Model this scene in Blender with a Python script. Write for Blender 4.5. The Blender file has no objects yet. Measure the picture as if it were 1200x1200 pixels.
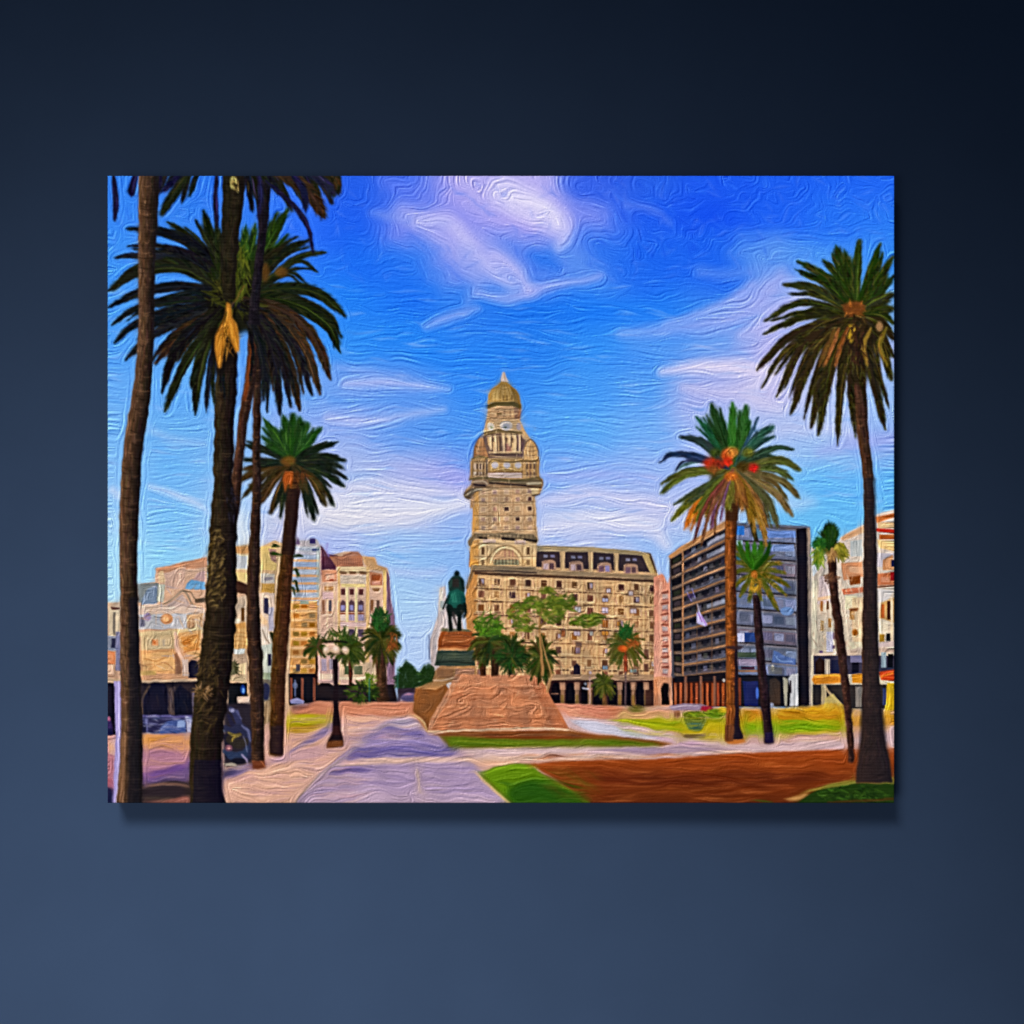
import bpy, math
import numpy as np

CAL = False
# ---------------------------------------------------------------- camera, light, exposure
S = 1.2 / 922.0                    # metres per plan unit: the canvas is 1.20 m wide
THICK = 0.055                      # gallery-wrap depth
def P(px, py, y=0.0): return ((px - 600.0) * S, y, (600.0 - py) * S)
sc = bpy.context.scene
cd = bpy.data.cameras.new('camera'); cam = bpy.data.objects.new('camera', cd)
sc.collection.objects.link(cam); sc.camera = cam
DIST = 1680 * S
cam.location = (0, -THICK - DIST, 0); cam.rotation_euler = (math.radians(90), 0, 0)
cd.sensor_width = 36; cd.lens = 36 * 1680 / 1200.0; cd.clip_start = .05; cd.clip_end = 100
sc.view_settings.view_transform = 'Standard'; sc.view_settings.look = 'None'
sc.view_settings.exposure = 0; sc.view_settings.gamma = 1; sc.view_settings.use_curve_mapping = False
world = bpy.data.worlds.new('World'); sc.world = world; world.use_nodes = True
bg = world.node_tree.nodes['Background']; bg.inputs[0].default_value = (.80, .98, 1.18, 1); bg.inputs[1].default_value = .44

def aim(o, target):
    import mathutils
    o.rotation_euler = (mathutils.Vector(target) - o.location).to_track_quat('-Z', 'Y').to_euler()
def spot(name, loc, target, watts, angle, blend, radius, color=(1, 1, 1)):
    l = bpy.data.lights.new(name, 'SPOT'); l.energy = watts; l.spot_size = math.radians(angle); l.spot_blend = blend
    l.shadow_soft_size = radius; l.color = color
    o = bpy.data.objects.new(name, l); sc.collection.objects.link(o); o.location = loc; aim(o, target); return o
# the key: a softened spot high on the left, its pool falling on the lower wall
spot('key_spot', (-1.422, -4.266, 2.699), (-.247, 0, -2.06), 9300, 41.1, 1.0, .88, (1, .97, .92))
# unseen soft fill added low on the left, lifting the wall and canvas shadow
spot('soft_fill_spot', (-1.1, -3.0, -.55), (-.50, 0, -.75), 900, 62, 1.0, .6, (1, .97, .92))

# ---------------------------------------------------------------- materials
def principled(name, color=None, rough=.9):
    m = bpy.data.materials.new(name); m.use_nodes = True
    b = m.node_tree.nodes['Principled BSDF']; b.inputs['Roughness'].default_value = rough
    b.inputs['Specular IOR Level'].default_value = 0.0
    if color: b.inputs['Base Color'].default_value = (*color, 1)
    return m, m.node_tree, b
mw, nt, b = principled('matte_navy_wall')
n1 = nt.nodes.new('ShaderNodeTexNoise'); n1.inputs['Scale'].default_value = 5.5; n1.inputs['Detail'].default_value = 3
rp = nt.nodes.new('ShaderNodeValToRGB'); rp.color_ramp.elements[0].position = .3; rp.color_ramp.elements[1].position = .7
WALL = np.array((.0066, .0113, .0222))
rp.color_ramp.elements[0].color = (*(WALL * .965), 1); rp.color_ramp.elements[1].color = (*(WALL * 1.035), 1)
tc = nt.nodes.new('ShaderNodeTexCoord')
nt.links.new(tc.outputs['Object'], n1.inputs['Vector']); nt.links.new(n1.outputs['Fac'], rp.inputs['Fac']); nt.links.new(rp.outputs['Color'], b.inputs['Base Color'])
n2 = nt.nodes.new('ShaderNodeTexNoise'); n2.inputs['Scale'].default_value = 160; bm_ = nt.nodes.new('ShaderNodeBump'); bm_.inputs['Strength'].default_value = .04; bm_.inputs['Distance'].default_value = .002
nt.links.new(tc.outputs['Object'], n2.inputs['Vector']); nt.links.new(n2.outputs['Fac'], bm_.inputs['Height']); nt.links.new(bm_.outputs['Normal'], b.inputs['Normal'])
if CAL: nt.links.remove(b.inputs['Base Color'].links[0]); b.inputs['Base Color'].default_value = (.1, .1, .1, 1)
mc, nt, b = principled('inked_canvas', rough=.85)
at = nt.nodes.new('ShaderNodeAttribute'); at.attribute_name = 'ink'; nt.links.new(at.outputs['Color'], b.inputs['Base Color'])
tc = nt.nodes.new('ShaderNodeTexCoord'); wv1 = nt.nodes.new('ShaderNodeTexWave'); wv1.bands_direction = 'Z'; wv1.inputs['Scale'].default_value = 105; wv1.inputs['Distortion'].default_value = 1.2; wv1.inputs['Detail Scale'].default_value = 3
bm_ = nt.nodes.new('ShaderNodeBump'); bm_.inputs['Strength'].default_value = .10; bm_.inputs['Distance'].default_value = .0006
nt.links.new(tc.outputs['Object'], wv1.inputs['Vector']); nt.links.new(wv1.outputs['Fac'], bm_.inputs['Height']); nt.links.new(bm_.outputs['Normal'], b.inputs['Normal'])

# ---------------------------------------------------------------- the wall
def mesh(name, verts, faces, mat, parent=None, cols=None):
    me = bpy.data.meshes.new(name); me.from_pydata([tuple(v) for v in verts], [], faces); me.materials.append(mat)
    if cols is not None:
        a = me.color_attributes.new('ink', 'FLOAT_COLOR', 'POINT'); a.data.foreach_set('color', np.c_[cols, np.ones(len(cols))].astype(np.float32).ravel())
    o = bpy.data.objects.new(name, me); sc.collection.objects.link(o); o.parent = parent; return o
wx0, wx1, wz0, wz1 = -4.0, 4.0, -2.6, 2.8
wall = mesh('wall', [(x, y, z) for y in (0, .2) for z in (wz0, wz1) for x in (wx0, wx1)],
            [(0, 1, 3, 2), (5, 4, 6, 7), (4, 0, 2, 6), (1, 5, 7, 3), (2, 3, 7, 6), (4, 5, 1, 0)], mw)
wall['kind'] = 'structure'; wall['label'] = 'plain dark navy blue wall behind the canvas picture'

# ---------------------------------------------------------------- the printed picture
# Painted stroke by stroke on an array that later becomes the ink colours of the
# canvas mesh (one vertex per ink dot).  Plan coordinates: 1 unit = 1/922 of the canvas width.
X0, Y0, PW, PH = 126.0, 206.0, 922, 735
img = np.zeros((PH, PW, 3), np.float32)
ids = np.zeros((PH, PW), np.int16)
MOTIF = ['sky']
LABELS = {}
cur = [0]
rs = np.random.RandomState(7)

def motif(name, label=None):
    MOTIF.append(name); cur[0] = len(MOTIF) - 1
    if label: LABELS[cur[0]] = label
def back(i): cur[0] = i
def C3(c): return np.array(c, np.float32) / 255.0
def vary(c, s): return tuple(np.clip(np.array(c, float) + rs.normal(0, s, 1)[0] + rs.normal(0, s * .45, 3), 0, 255))
def blur(a, r):
    if r <= 0: return a
    k = int(math.ceil(r * 2.5)); g = np.exp(-.5 * (np.arange(-k, k + 1) / r) ** 2); g /= g.sum()
    pad = [(k, k), (k, k)] + [(0, 0)] * (a.ndim - 2)
    p = np.pad(a, pad, mode='edge'); h, w = a.shape[:2]
    t = sum(g[i] * p[i:i + h] for i in range(2 * k + 1))
    return sum(g[i] * t[:, i:i + w] for i in range(2 * k + 1)).astype(np.float32)
def noise(seed, sx, sy=None, h=PH, w=PW):
    sy = sy or sx
    r = np.random.RandomState(seed); gh, gw = int(h / sy) + 3, int(w / sx) + 3
    g = r.rand(gh, gw).astype(np.float32)
    y = np.arange(h) / sy; x = np.arange(w) / sx
    yi = y.astype(int); xi = x.astype(int); fy = y - yi; fx = x - xi
    fy = (fy * fy * (3 - 2 * fy))[:, None]; fx = (fx * fx * (3 - 2 * fx))[None]
    a = g[yi][:, xi]; b = g[yi][:, xi + 1]; c = g[yi + 1][:, xi]; d = g[yi + 1][:, xi + 1]
    return ((a * (1 - fx) + b * fx) * (1 - fy) + (c * (1 - fx) + d * fx) * fy) * 2 - 1
def fbm(seed, s, n=4, ax=1.0):
    return sum(noise(seed + i, max(2, s * ax / 2 ** i), max(2, s / 2 ** i)) * .5 ** i for i in range(n))
def put(x0, y0, al, col, a=1.0, tag=True):
    h, w = al.shape
    ya, xa = max(0, -y0), max(0, -x0); yb, xb = min(h, PH - y0), min(w, PW - x0)
    if yb <= ya or xb <= xa: return
    m = al[ya:yb, xa:xb] * a
    sl = (slice(y0 + ya, y0 + yb), slice(x0 + xa, x0 + xb))
    c = col[ya:yb, xa:xb] if isinstance(col, np.ndarray) and col.ndim == 3 else C3(col)
    img[sl] = img[sl] * (1 - m[..., None]) + c * m[..., None]
    if tag and a > .6:
        ids[sl] = np.where(m > .5, cur[0], ids[sl])
def poly(pts, col, a=1.0, soft=.5, tag=True, c2=None, ang=None):
    """filled polygon; c2: colour it runs to along its height (or along x when ang='x')"""
    p = np.array(pts, float) - (X0, Y0)
    m = int(3 + soft * 3)
    x0, y0 = np.floor(p.min(0)).astype(int) - m; x1, y1 = np.ceil(p.max(0)).astype(int) + m
    x0 = max(x0, -m); y0 = max(y0, -m); x1 = min(x1, PW + m); y1 = min(y1, PH + m)
    if x1 <= x0 or y1 <= y0: return
    S = 3
    yy = (np.arange((y1 - y0) * S) + .5) / S + y0; xx = (np.arange((x1 - x0) * S) + .5) / S + x0
    ins = np.zeros((len(yy), len(xx)), bool)
    n = len(p)
    for i in range(n):
        (ax, ay), (bx, by) = p[i], p[(i + 1) % n]
        if ay == by: continue
        rows = (yy >= min(ay, by)) & (yy < max(ay, by))
        if not rows.any(): continue
        xc = ax + (yy[rows] - ay) * (bx - ax) / (by - ay)
        ins[rows] ^= xx[None] > xc[:, None]
    al = ins.reshape(y1 - y0, S, x1 - x0, S).mean((1, 3)).astype(np.float32)
    if soft > .3: al = blur(al, soft)
    if c2 is not None:
        t = np.linspace(0, 1, al.shape[1])[None, :, None] if ang == 'x' else np.linspace(0, 1, al.shape[0])[:, None, None]
        col = (C3(col) * (1 - t) + C3(c2) * t + np.zeros(al.shape + (1,), np.float32)).astype(np.float32)
    put(x0, y0, al, col, a, tag)
def rect(x0, y0, x1, y1, col, a=1.0, soft=.5, **k): poly([(x0, y0), (x1, y0), (x1, y1), (x0, y1)], col, a, soft, **k)
def ell(cx, cy, rx, ry, col, a=1.0, soft=.5, **k):
    t = np.linspace(0, 2 * math.pi, 20, endpoint=False)
    poly(np.c_[cx + rx * np.cos(t), cy + ry * np.sin(t)], col, a, soft, **k)
def smooth(pts, n=None):
    p = np.array(pts, float)
    if len(p) < 3:
        m = max(2, int(np.hypot(*(p[-1] - p[0])) / 3)); t = np.linspace(0, 1, m)[:, None]; return p[0] * (1 - t) + p[-1] * t
    q = np.vstack([2 * p[0] - p[1], p, 2 * p[-1] - p[-2]]); out = []
    for i in range(1, len(q) - 2):
        a, b, c, d = q[i - 1:i + 3]; m = max(2, int(np.hypot(*(c - b)) / 3))
        for t in np.arange(m) / m:
            out.append(.5 * (2 * b + (c - a) * t + (2 * a - 5 * b + 4 * c - d) * t * t + (3 * b - a - 3 * c + d) * t ** 3))
    out.append(p[-1]); return np.array(out)
def line(pts, w, col, a=1.0, soft=.7, tag=True, raw=False):
    """brush line; w = full width, number or one per point (interpolated)"""
    p = (np.array(pts, float) if raw else smooth(pts)) - (X0, Y0); n = len(p)
    w = np.atleast_1d(np.array(w, float)) / 2
    r = np.interp(np.linspace(0, 1, n), np.linspace(0, 1, len(w)), w)
    m = r.max() + soft + 1.5
    x0, y0 = np.floor(p.min(0) - m).astype(int); x1, y1 = np.ceil(p.max(0) + m).astype(int)
    x0, y0 = max(x0, 0), max(y0, 0); x1, y1 = min(x1, PW), min(y1, PH)
    if x1 <= x0 or y1 <= y0: return
    al = np.zeros((y1 - y0, x1 - x0), np.float32)
    for i in range(n - 1):
        a0, b0 = p[i], p[i + 1]; mm = max(r[i], r[i + 1]) + soft + 1
        u0, v0 = np.floor(np.minimum(a0, b0) - mm).astype(int); u1, v1 = np.ceil(np.maximum(a0, b0) + mm).astype(int)
        u0, v0 = max(u0, x0), max(v0, y0); u1, v1 = min(u1, x1), min(v1, y1)
        if u1 <= u0 or v1 <= v0: continue
        X = np.arange(u0, u1)[None] + .5 - a0[0]; Y = np.arange(v0, v1)[:, None] + .5 - a0[1]
        d = b0 - a0; L = max(d @ d, 1e-6); t = np.clip((X * d[0] + Y * d[1]) / L, 0, 1)
        D = np.hypot(X - t * d[0], Y - t * d[1]); R = r[i] + (r[i + 1] - r[i]) * t
        s = (slice(v0 - y0, v1 - y0), slice(u0 - x0, u1 - x0))
        al[s] = np.maximum(al[s], np.clip((R - D) / (2 * soft) + .5, 0, 1) * np.clip(R * 2 + .3, 0, 1))
    put(x0, y0, al, col, a, tag)
def frond(pts, w, cols, jag=1.0, hi=None):
    """one palm frond: tapered brush mark with leaflets raked towards its tip and lighter bristles"""
    s = smooth(pts); n = len(s); t = np.linspace(0, 1, n)
    prof = np.interp(t, [0, .2, .55, .85, 1], [.45, .8, 1, .7, .12]) * w
    line(s, prof * 1.12, vary(cols[0], 6), 1, .9, raw=True)
    d = np.gradient(s, axis=0); d /= np.maximum(np.hypot(d[:, 0], d[:, 1])[:, None], 1e-6); nn = np.c_[-d[:, 1], d[:, 0]]
    for i in range(2, n - 1):                                # leaflets
        if rs.rand() > .75 * jag: continue
        for sd in (-1, 1):
            L = prof[i] * rs.uniform(.45, .95) + 1
            o = s[i] + nn[i] * sd * prof[i] * .25
            e = o + (nn[i] * sd * .42 + d[i] * 1.15) * L
            line([o, e], [2.0, .7], vary(cols[rs.randint(len(cols))], 8), .8, .7, raw=True)
    for k in range(max(1, int(w / 2.6))):                    # bristles
        a0, a1 = sorted(rs.uniform(.05, .95, 2)); i0, i1 = int(a0 * n), int(a1 * n)
        if i1 - i0 < 3: continue
        o = rs.uniform(-.33, .33); q = s[i0:i1] + nn[i0:i1] * (o * prof[i0:i1])[:, None]
        line(q, [.5, 1.4, .5], vary(cols[rs.randint(len(cols))] if hi is None or rs.rand() < .5 else hi, 12), .7, .6, raw=True)
def plume(pts, w, cols, jag=1.0, hi=None):
    """a frond with a thinner companion beside it, as the crowns are crowded"""
    b0, tip = np.array(pts[0], float), np.array(pts[-1], float); d = tip - b0; L = np.hypot(*d); nrm = np.array([-d[1], d[0]]) / max(L, 1)
    for k in range(2):
        o = rs.choice([-1, 1]) * rs.uniform(.07, .13) * L; f = rs.uniform(.68, .92)
        q = [b0] + [b0 + (np.array(p, float) - b0) * (f + .04) + nrm * o * (i + 1) / (len(pts) - 1) for i, p in enumerate(pts[1:])]
        frond(q, w * rs.uniform(.35, .6), [tuple(np.array(c) * .9) for c in cols], jag, hi)
    frond(pts, w * .92, cols, jag, hi)
def trunk(mid, wid, cols, seed=1, ring=0.0, lean=.5):
    """trunk: long strip shaded across from the lit side colour to the far side colour, barred with old leaf scars"""
    s = smooth(mid); n = len(s); w = np.interp(np.linspace(0, 1, n), np.linspace(0, 1, len(wid)), wid)
    d = np.gradient(s, axis=0); d /= np.maximum(np.hypot(d[:, 0], d[:, 1])[:, None], 1e-6); nn = np.c_[d[:, 1], -d[:, 0]] * -1
    r = np.random.RandomState(seed); jag = blur(r.normal(0, 1, (n, 1)).astype(np.float32), .8)[:, 0]; e = jag * (.15 + ring * .8)
    L = s - nn * (w / 2 + e)[:, None]; jag = blur(r.normal(0, 1, (n, 1)).astype(np.float32), .8)[:, 0]; e = jag * (.15 + ring * .8); R = s + nn * (w / 2 + e)[:, None]
    if L[:, 0].mean() > R[:, 0].mean(): L, R = R, L
    poly(list(L) + list(R[::-1]), cols[len(cols) // 2], 1, .5)
    m = max(4, int(w.max() / 2.2))
    for k in range(m):
        f = (k + .5) / m; ff = f * (len(cols) - 1); i = min(int(ff), len(cols) - 2)
        c = np.array(cols[i], float) * (1 - ff + i) + np.array(cols[i + 1], float) * (ff - i)
        q = L * (1 - f) + R * f
        line(q, w / m * 1.25, tuple(c), .9, .8, raw=True)
    for k in range(int(n * m * .35)):
        f = r.uniform(.05, .95); i = r.randint(0, max(1, n - 8)); j = i + r.randint(3, 8)
        q = (L * (1 - f) + R * f)[i:j]
        ff = f * (len(cols) - 1); ii = min(int(ff), len(cols) - 2)
        c = np.array(cols[ii], float) * (1 - ff + ii) + np.array(cols[ii + 1], float) * (ff - ii)
        line(q, [.4, 1.5, .4], tuple(np.clip(c * r.uniform(.6, 1.6) + r.normal(0, 4, 3), 0, 255)), .6, .6, raw=True)
    if ring > 0:
        for i in range(0, n - 1):
            if r.rand() > .8: continue
            f0, f1 = sorted(r.uniform(0, 1, 2)); a = L[i] * (1 - f0) + R[i] * f0; b = L[i] * (1 - f1) + R[i] * f1
            ff = (f0 + f1) / 2 * (len(cols) - 1); ii = min(int(ff), len(cols) - 2)
            c = np.array(cols[ii], float)
            mid_ = (a + b) / 2 + (0, 1.5)
            line([a, mid_, b], [.5, 1.8, .5], tuple(np.clip(c * r.choice([.45, 1.5]), 0, 255)), .65, .6)
def dabs(n, cx, cy, rx, ry, cols, ln=6, w=2, ang=None, a=.9, seed=0, tag=True, spread=.5):
    """loose leaf dabs inside an ellipse"""
    r = np.random.RandomState(seed)
    for i in range(n):
        q = math.sqrt(r.rand()); th = r.uniform(0, 2 * math.pi); x, y = cx + rx * q * math.cos(th), cy + ry * q * math.sin(th)
        t = (math.atan2(y - cy, x - cx) if ang is None else ang) + r.normal(0, spread)
        L = ln * r.uniform(.5, 1.2); c = cols[r.randint(len(cols))]
        c = tuple(np.clip(np.array(c, float) * r.uniform(.75, 1.25), 0, 255))
        line([(x, y), (x + L * math.cos(t), y + L * math.sin(t) + .12 * L)], [w, w * .4], c, a, .6, tag, raw=True)
def streaks(n, box, cols, ln=(10, 30), w=1.6, ang=0.0, a=.5, seed=0, tag=False, sp=.08):
    r = np.random.RandomState(seed); x0, y0, x1, y1 = box
    for i in range(n):
        x, y = r.uniform(x0, x1), r.uniform(y0, y1); L = r.uniform(*ln); t = ang + r.normal(0, sp)
        c = tuple(np.clip(np.array(cols[r.randint(len(cols))], float) + r.normal(0, 8), 0, 255))
        dx, dy = L * math.cos(t), L * math.sin(t)
        line([(x - dx / 2, y - dy / 2), (x, y + r.normal(0, .8)), (x + dx / 2, y + dy / 2)], [.4, w, .4], c, a, .7, tag)
def Q(c):
    """bilinear map from the unit square (tl, tr, br, bl) onto a facade"""
    c = np.array(c, float)
    return lambda u, v: (c[0] * (1 - u) + c[1] * u) * (1 - v) + (c[3] * (1 - u) + c[2] * u) * v
def qr(f, u0, v0, u1, v1, col, a=1.0, soft=.5, **k): poly([f(u0, v0), f(u1, v0), f(u1, v1), f(u0, v1)], col, a, soft, **k)
def window(f, u, v, du, dv, dark, frame=None, sill=None, glow=None):
    if frame: qr(f, u - du * .75, v - dv * .7, u + du * .75, v + dv * .7, frame, .8)
    qr(f, u - du / 2, v - dv / 2, u + du / 2, v + dv / 2, vary(dark, 8), .95)
    if glow: qr(f, u - du * .1, v - dv * .4, u + du * .4, v + dv * .3, glow, .7)
    if sill: qr(f, u - du * .8, v + dv * .55, u + du * .8, v + dv * .8, sill, .9)

# ---- sky: broad colour field
SKY = [
 [(55,125,238),(50,118,240),(48,112,240),(55,108,245),(42,92,232),(78,110,240),(165,158,238),(178,168,240),(60,95,232),(42,92,232),(32,86,240),(32,90,240),(36,98,244),(38,100,244)],
 [(60,132,245),(58,128,240),(55,122,242),(48,108,248),(34,92,240),(125,135,240),(150,150,240),(176,165,240),(120,135,240),(36,90,240),(24,78,240),(34,94,244),(42,110,245),(48,118,245)],
 [(68,142,245),(65,138,242),(62,130,240),(48,118,245),(34,108,245),(48,116,242),(138,148,240),(95,130,240),(92,138,240),(32,98,240),(34,98,240),(95,145,240),(80,145,245),(62,140,245)],
 [(76,150,245),(72,146,244),(70,140,242),(52,128,246),(38,122,245),(36,116,245),(52,122,240),(34,114,240),(34,118,245),(40,122,245),(72,134,240),(158,172,238),(150,178,240),(112,165,240)],
 [(88,156,245),(84,154,244),(86,150,242),(62,140,245),(56,138,245),(42,128,245),(46,128,245),(44,124,240),(56,138,245),(78,144,245),(120,158,240),(182,180,235),(172,180,235),(160,180,240)],
 [(108,168,245),(100,165,245),(105,160,242),(106,160,240),(118,158,240),(102,148,240),(58,134,245),(60,136,242),(74,148,245),(92,154,242),(165,176,236),(192,190,235),(172,190,235),(150,185,240)],
 [(124,180,245),(114,175,242),(125,175,240),(148,172,240),(132,164,240),(98,150,240),(82,146,242),(86,154,244),(96,164,245),(118,170,245),(160,180,240),(160,188,240),(158,190,240),(142,172,236)],
 [(140,190,245),(120,180,245),(145,188,240),(182,188,236),(172,190,236),(168,180,236),(160,165,236),(130,170,244),(138,174,245),(150,180,242),(170,185,238),(155,195,244),(112,180,245),(105,178,245)],
 [(160,204,245),(130,190,245),(165,200,240),(202,204,228),(202,206,226),(190,200,234),(152,182,240),(170,190,238),(180,194,236),(186,194,236),(180,195,236),(112,185,242),(108,184,242),(108,184,242)],
 [(165,214,245),(145,205,245),(160,208,240),(180,190,235),(165,185,240),(150,190,240),(142,182,240),(185,198,236),(190,200,235),(160,190,240),(150,190,240),(118,192,244),(120,195,245),(120,195,245)],
 [(170,215,240),(160,210,242),(165,205,240),(180,195,235),(170,195,238),(168,204,240),(180,205,240),(180,205,240),(170,200,238),(160,195,240),(150,190,240),(130,190,244),(130,190,244),(130,190,244)],
 [(180,215,238),(175,212,240),(175,205,240),(185,200,235),(180,200,235),(176,202,240),(192,210,236),(190,210,236),(180,205,238),(170,200,240),(160,195,240),(150,190,240),(150,190,240),(150,190,240)]]
G = np.array(SKY, np.float32) / 255
wx = fbm(11, 90, 4, 1.5) * 16; wy = fbm(21, 70, 4, 1.6) * 14
gx = np.clip((np.arange(PW)[None] + wx - 4) / 70.0, 0, 12.999); gy = np.clip((np.arange(PH)[:, None] + wy - 4) / 50.0, 0, 10.999)
xi, yi = gx.astype(int), gy.astype(int); fx, fy = (gx - xi)[..., None], (gy - yi)[..., None]
fx = fx * fx * (3 - 2 * fx); fy = fy * fy * (3 - 2 * fy)
img[:] = (G[yi, xi] * (1 - fx) + G[yi, xi + 1] * fx) * (1 - fy) + (G[yi + 1, xi] * (1 - fx) + G[yi + 1, xi + 1] * fx) * fy
LAV, WHT, DEEP, PALE = (188,184,242), (224,220,248), (28,84,240), (150,165,240)
def wisp(pts, w, col, a, soft=8): line(pts, w, col, a, soft, tag=False)
# the tall cloud at the top
wisp([(560,208),(585,225),(620,215),(650,262)], [60,70,60,30], LAV, .55, 12)
wisp([(590,225),(625,245),(660,268),(655,290)], [34,40,30,8], WHT, .6, 8)
wisp([(470,245),(505,262),(545,290),(590,318),(620,340)], [14,34,40,44,16], LAV, .55, 9)
wisp([(435,250),(480,258),(520,262)], [4,16,10], PALE, .5, 6)
wisp([(490,262),(525,258),(560,300),(600,335)], [10,16,14,10], WHT, .35, 6)
wisp([(560,345),(600,350),(640,336),(690,328),(705,322)], [8,16,12,7,3], LAV, .6, 5)
wisp([(500,382),(520,374),(545,366),(560,362)], [6,10,8,3], LAV, .6, 6)
wisp([(545,300),(560,330),(548,355)], [26,22,8], PALE, .5, 7)
wisp([(626,300),(640,306),(650,312)], [14,22,12], (40,110,238), .7, 7)
wisp([(690,280),(715,300),(760,330)], [24,34,30], (38,104,240), .55, 12)
wisp([(660,215),(700,225),(740,250)], [8,20,10], (60,100,238), .5, 8)
wisp([(735,240),(765,246),(785,262)], [6,10,4], (110,130,235), .55, 5)
wisp([(500,230),(470,222),(450,212)], [20,16,8], (110,125,240), .5, 8)
wisp([(410,280),(450,320),(490,350)], [36,50,30], (32,104,242), .5, 14)
wisp([(420,225),(410,260)], [30,30], (36,92,240), .4, 12)
# streaks left and centre
wisp([(405,450),(450,448),(490,452),(525,456)], [6,10,8,3], (200,200,242), .7, 6)
wisp([(395,430),(430,436),(470,440)], [10,8,4], (140,165,240), .5, 5)
wisp([(385,490),(430,494),(480,486),(520,480)], [8,9,7,3], (200,202,240), .65, 6)
wisp([(390,470),(440,470),(500,466)], [8,6,4], (90,150,242), .6, 5)
wisp([(380,580),(430,572),(490,574),(545,578)], [14,18,14,8], (216,216,238), .75, 7)
wisp([(370,600),(430,606),(500,600),(548,590)], [22,24,18,10], (224,222,234), .85, 8)
wisp([(400,560),(440,555)], [8,4], (140,180,240), .5, 5)
wisp([(430,640),(480,630),(540,640)], [10,12,10], (150,188,242), .6, 7)
wisp([(440,665),(490,672),(520,668)], [8,9,6], (180,195,238), .6, 5)
wisp([(132,575),(150,585),(160,600)], [8,12,6], (210,220,240), .7, 4)
wisp([(175,570),(200,578),(230,590),(245,600)], [4,8,8,3], (205,218,242), .7, 4)
wisp([(170,500),(200,515),(240,520)], [5,8,4], (165,195,240), .6, 5)
wisp([(190,545),(225,552),(250,548)], [14,16,10], (110,178,245), .5, 7)
wisp([(275,600),(285,620),(290,640)], [16,22,18], (200,214,226), .7, 7)
# right half
wisp([(728,392),(790,385),(850,372),(900,340),(915,325)], [4,14,22,34,20], (176,176,240), .6, 9)
wisp([(780,380),(840,360),(880,335)], [3,8,8], (196,190,242), .5, 6)
wisp([(775,436),(820,430),(880,432),(905,434)], [5,14,18,16], (224,214,240), .85, 6)
wisp([(740,405),(790,408),(850,402)], [10,14,10], (95,150,240), .5, 7)
wisp([(800,455),(850,460),(900,450)], [5,12,16], (196,194,236), .7, 6)
wisp([(720,425),(760,420)], [16,10], (72,140,244), .5, 8)
wisp([(820,318),(850,322),(900,316)], [14,14,10], (110,145,240), .5, 6)
wisp([(930,340),(960,360),(920,400)], [24,30,20], (170,180,238), .5, 9)
wisp([(905,505),(950,500),(1000,508)], [12,18,14], (196,200,238), .6, 8)
wisp([(960,530),(1000,520),(1045,516)], [8,20,18], (160,168,236), .6, 7)
wisp([(635,588),(690,580),(760,590),(790,600)], [10,16,14,12], (212,210,240), .75, 7)
wisp([(640,560),(700,556),(770,562)], [8,10,8], (168,178,240), .6, 5)
wisp([(632,620),(690,612),(760,618),(780,640)], [14,18,16,10], (218,218,240), .8, 7)
wisp([(700,640),(740,632),(775,650)], [6,10,14], (150,185,242), .6, 5)
wisp([(925,560),(960,570),(1000,600)], [20,34,30], (106,182,246), .6, 9)
wisp([(905,575),(925,590),(950,588)], [14,18,10], (176,205,242), .6, 6)
streaks(520, (130,208,1046,330), [(60,110,245),(120,135,240),(26,80,235),(150,155,240)], (10,26), 4.5, .25, .13, 1, sp=.9)
streaks(700, (130,330,1046,660), [(110,165,245),(190,195,240),(60,135,240),(215,215,242)], (16,44), 3.6, 0.03, .2, 2, sp=.14)
wisp([(600,232),(640,244),(652,262)],[8,14,6],(236,230,248),.5,5)
wisp([(580,300),(606,318),(618,336)],[10,14,6],(214,206,244),.45,6)
wisp([(930,352),(900,378),(870,392)],[14,20,8],(198,192,242),.5,7)
wisp([(905,440),(880,462),(912,480)],[12,16,10],(214,210,240),.5,7)
wisp([(385,590),(440,588),(500,592),(546,588)],[10,18,16,10],(230,230,242),.55,7)
wisp([(276,606),(286,628),(300,636)],[12,18,14],(214,222,232),.6,6)
wisp([(640,604),(700,604),(770,612)],[8,14,10],(226,226,242),.5,6)
# dark contour left of the tall cloud etc.
streaks(120, (700,210,900,300), [(22,66,225),(60,120,250)], (12,26), 4, .9, .22, 3, sp=.7)

blu = np.clip((img[..., 2] - img[..., 0]) * 1.6 - .45, 0, 1)[..., None]
img = img * (1 + blu * np.array([-.14, .035, 0], np.float32))
# ---- far-left terrace of old houses
motif('painted_house'); A = cur[0]
poly([(126,706),(142,705),(142,834),(126,834)], (214,186,160), c2=(200,150,120))
poly([(160,684),(182,682),(182,666),(243,652),(246,834),(160,834)], (214,180,158), c2=(220,160,112))
poly([(181,666),(215,659),(243,652),(243,664),(212,668),(186,672)], (206,150,116), .9)
poly([(190,672),(218,664),(216,690),(196,690)], (215,178,160), .8)
poly([(186,670),(192,668),(194,682),(186,682)], (236,205,160), .8)
poly([(219,684),(226,679),(241,682),(241,691),(217,690)], (120,180,226), .95)
poly([(226,680),(232,671),(241,668),(241,682)], (208,170,170), .8)
poly([(161,684),(186,683),(186,706),(180,708),(163,706)], (128,138,142), .95)
poly([(166,702),(174,690),(184,686),(184,708),(166,709)], (142,160,186), .9)
poly([(186,684),(194,684),(192,706),(184,704)], (196,200,184), .9)
line([(192,708),(204,700),(215,692),(224,704),(228,712)], 1.6, (140,128,112), .8, .6)
line([(215,692),(224,694),(230,702),(242,702)], 1.4, (120,105,88), .8, .6)
poly([(196,708),(214,696),(224,708),(240,712),(240,718),(196,716)], (200,178,172), .8)
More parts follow.
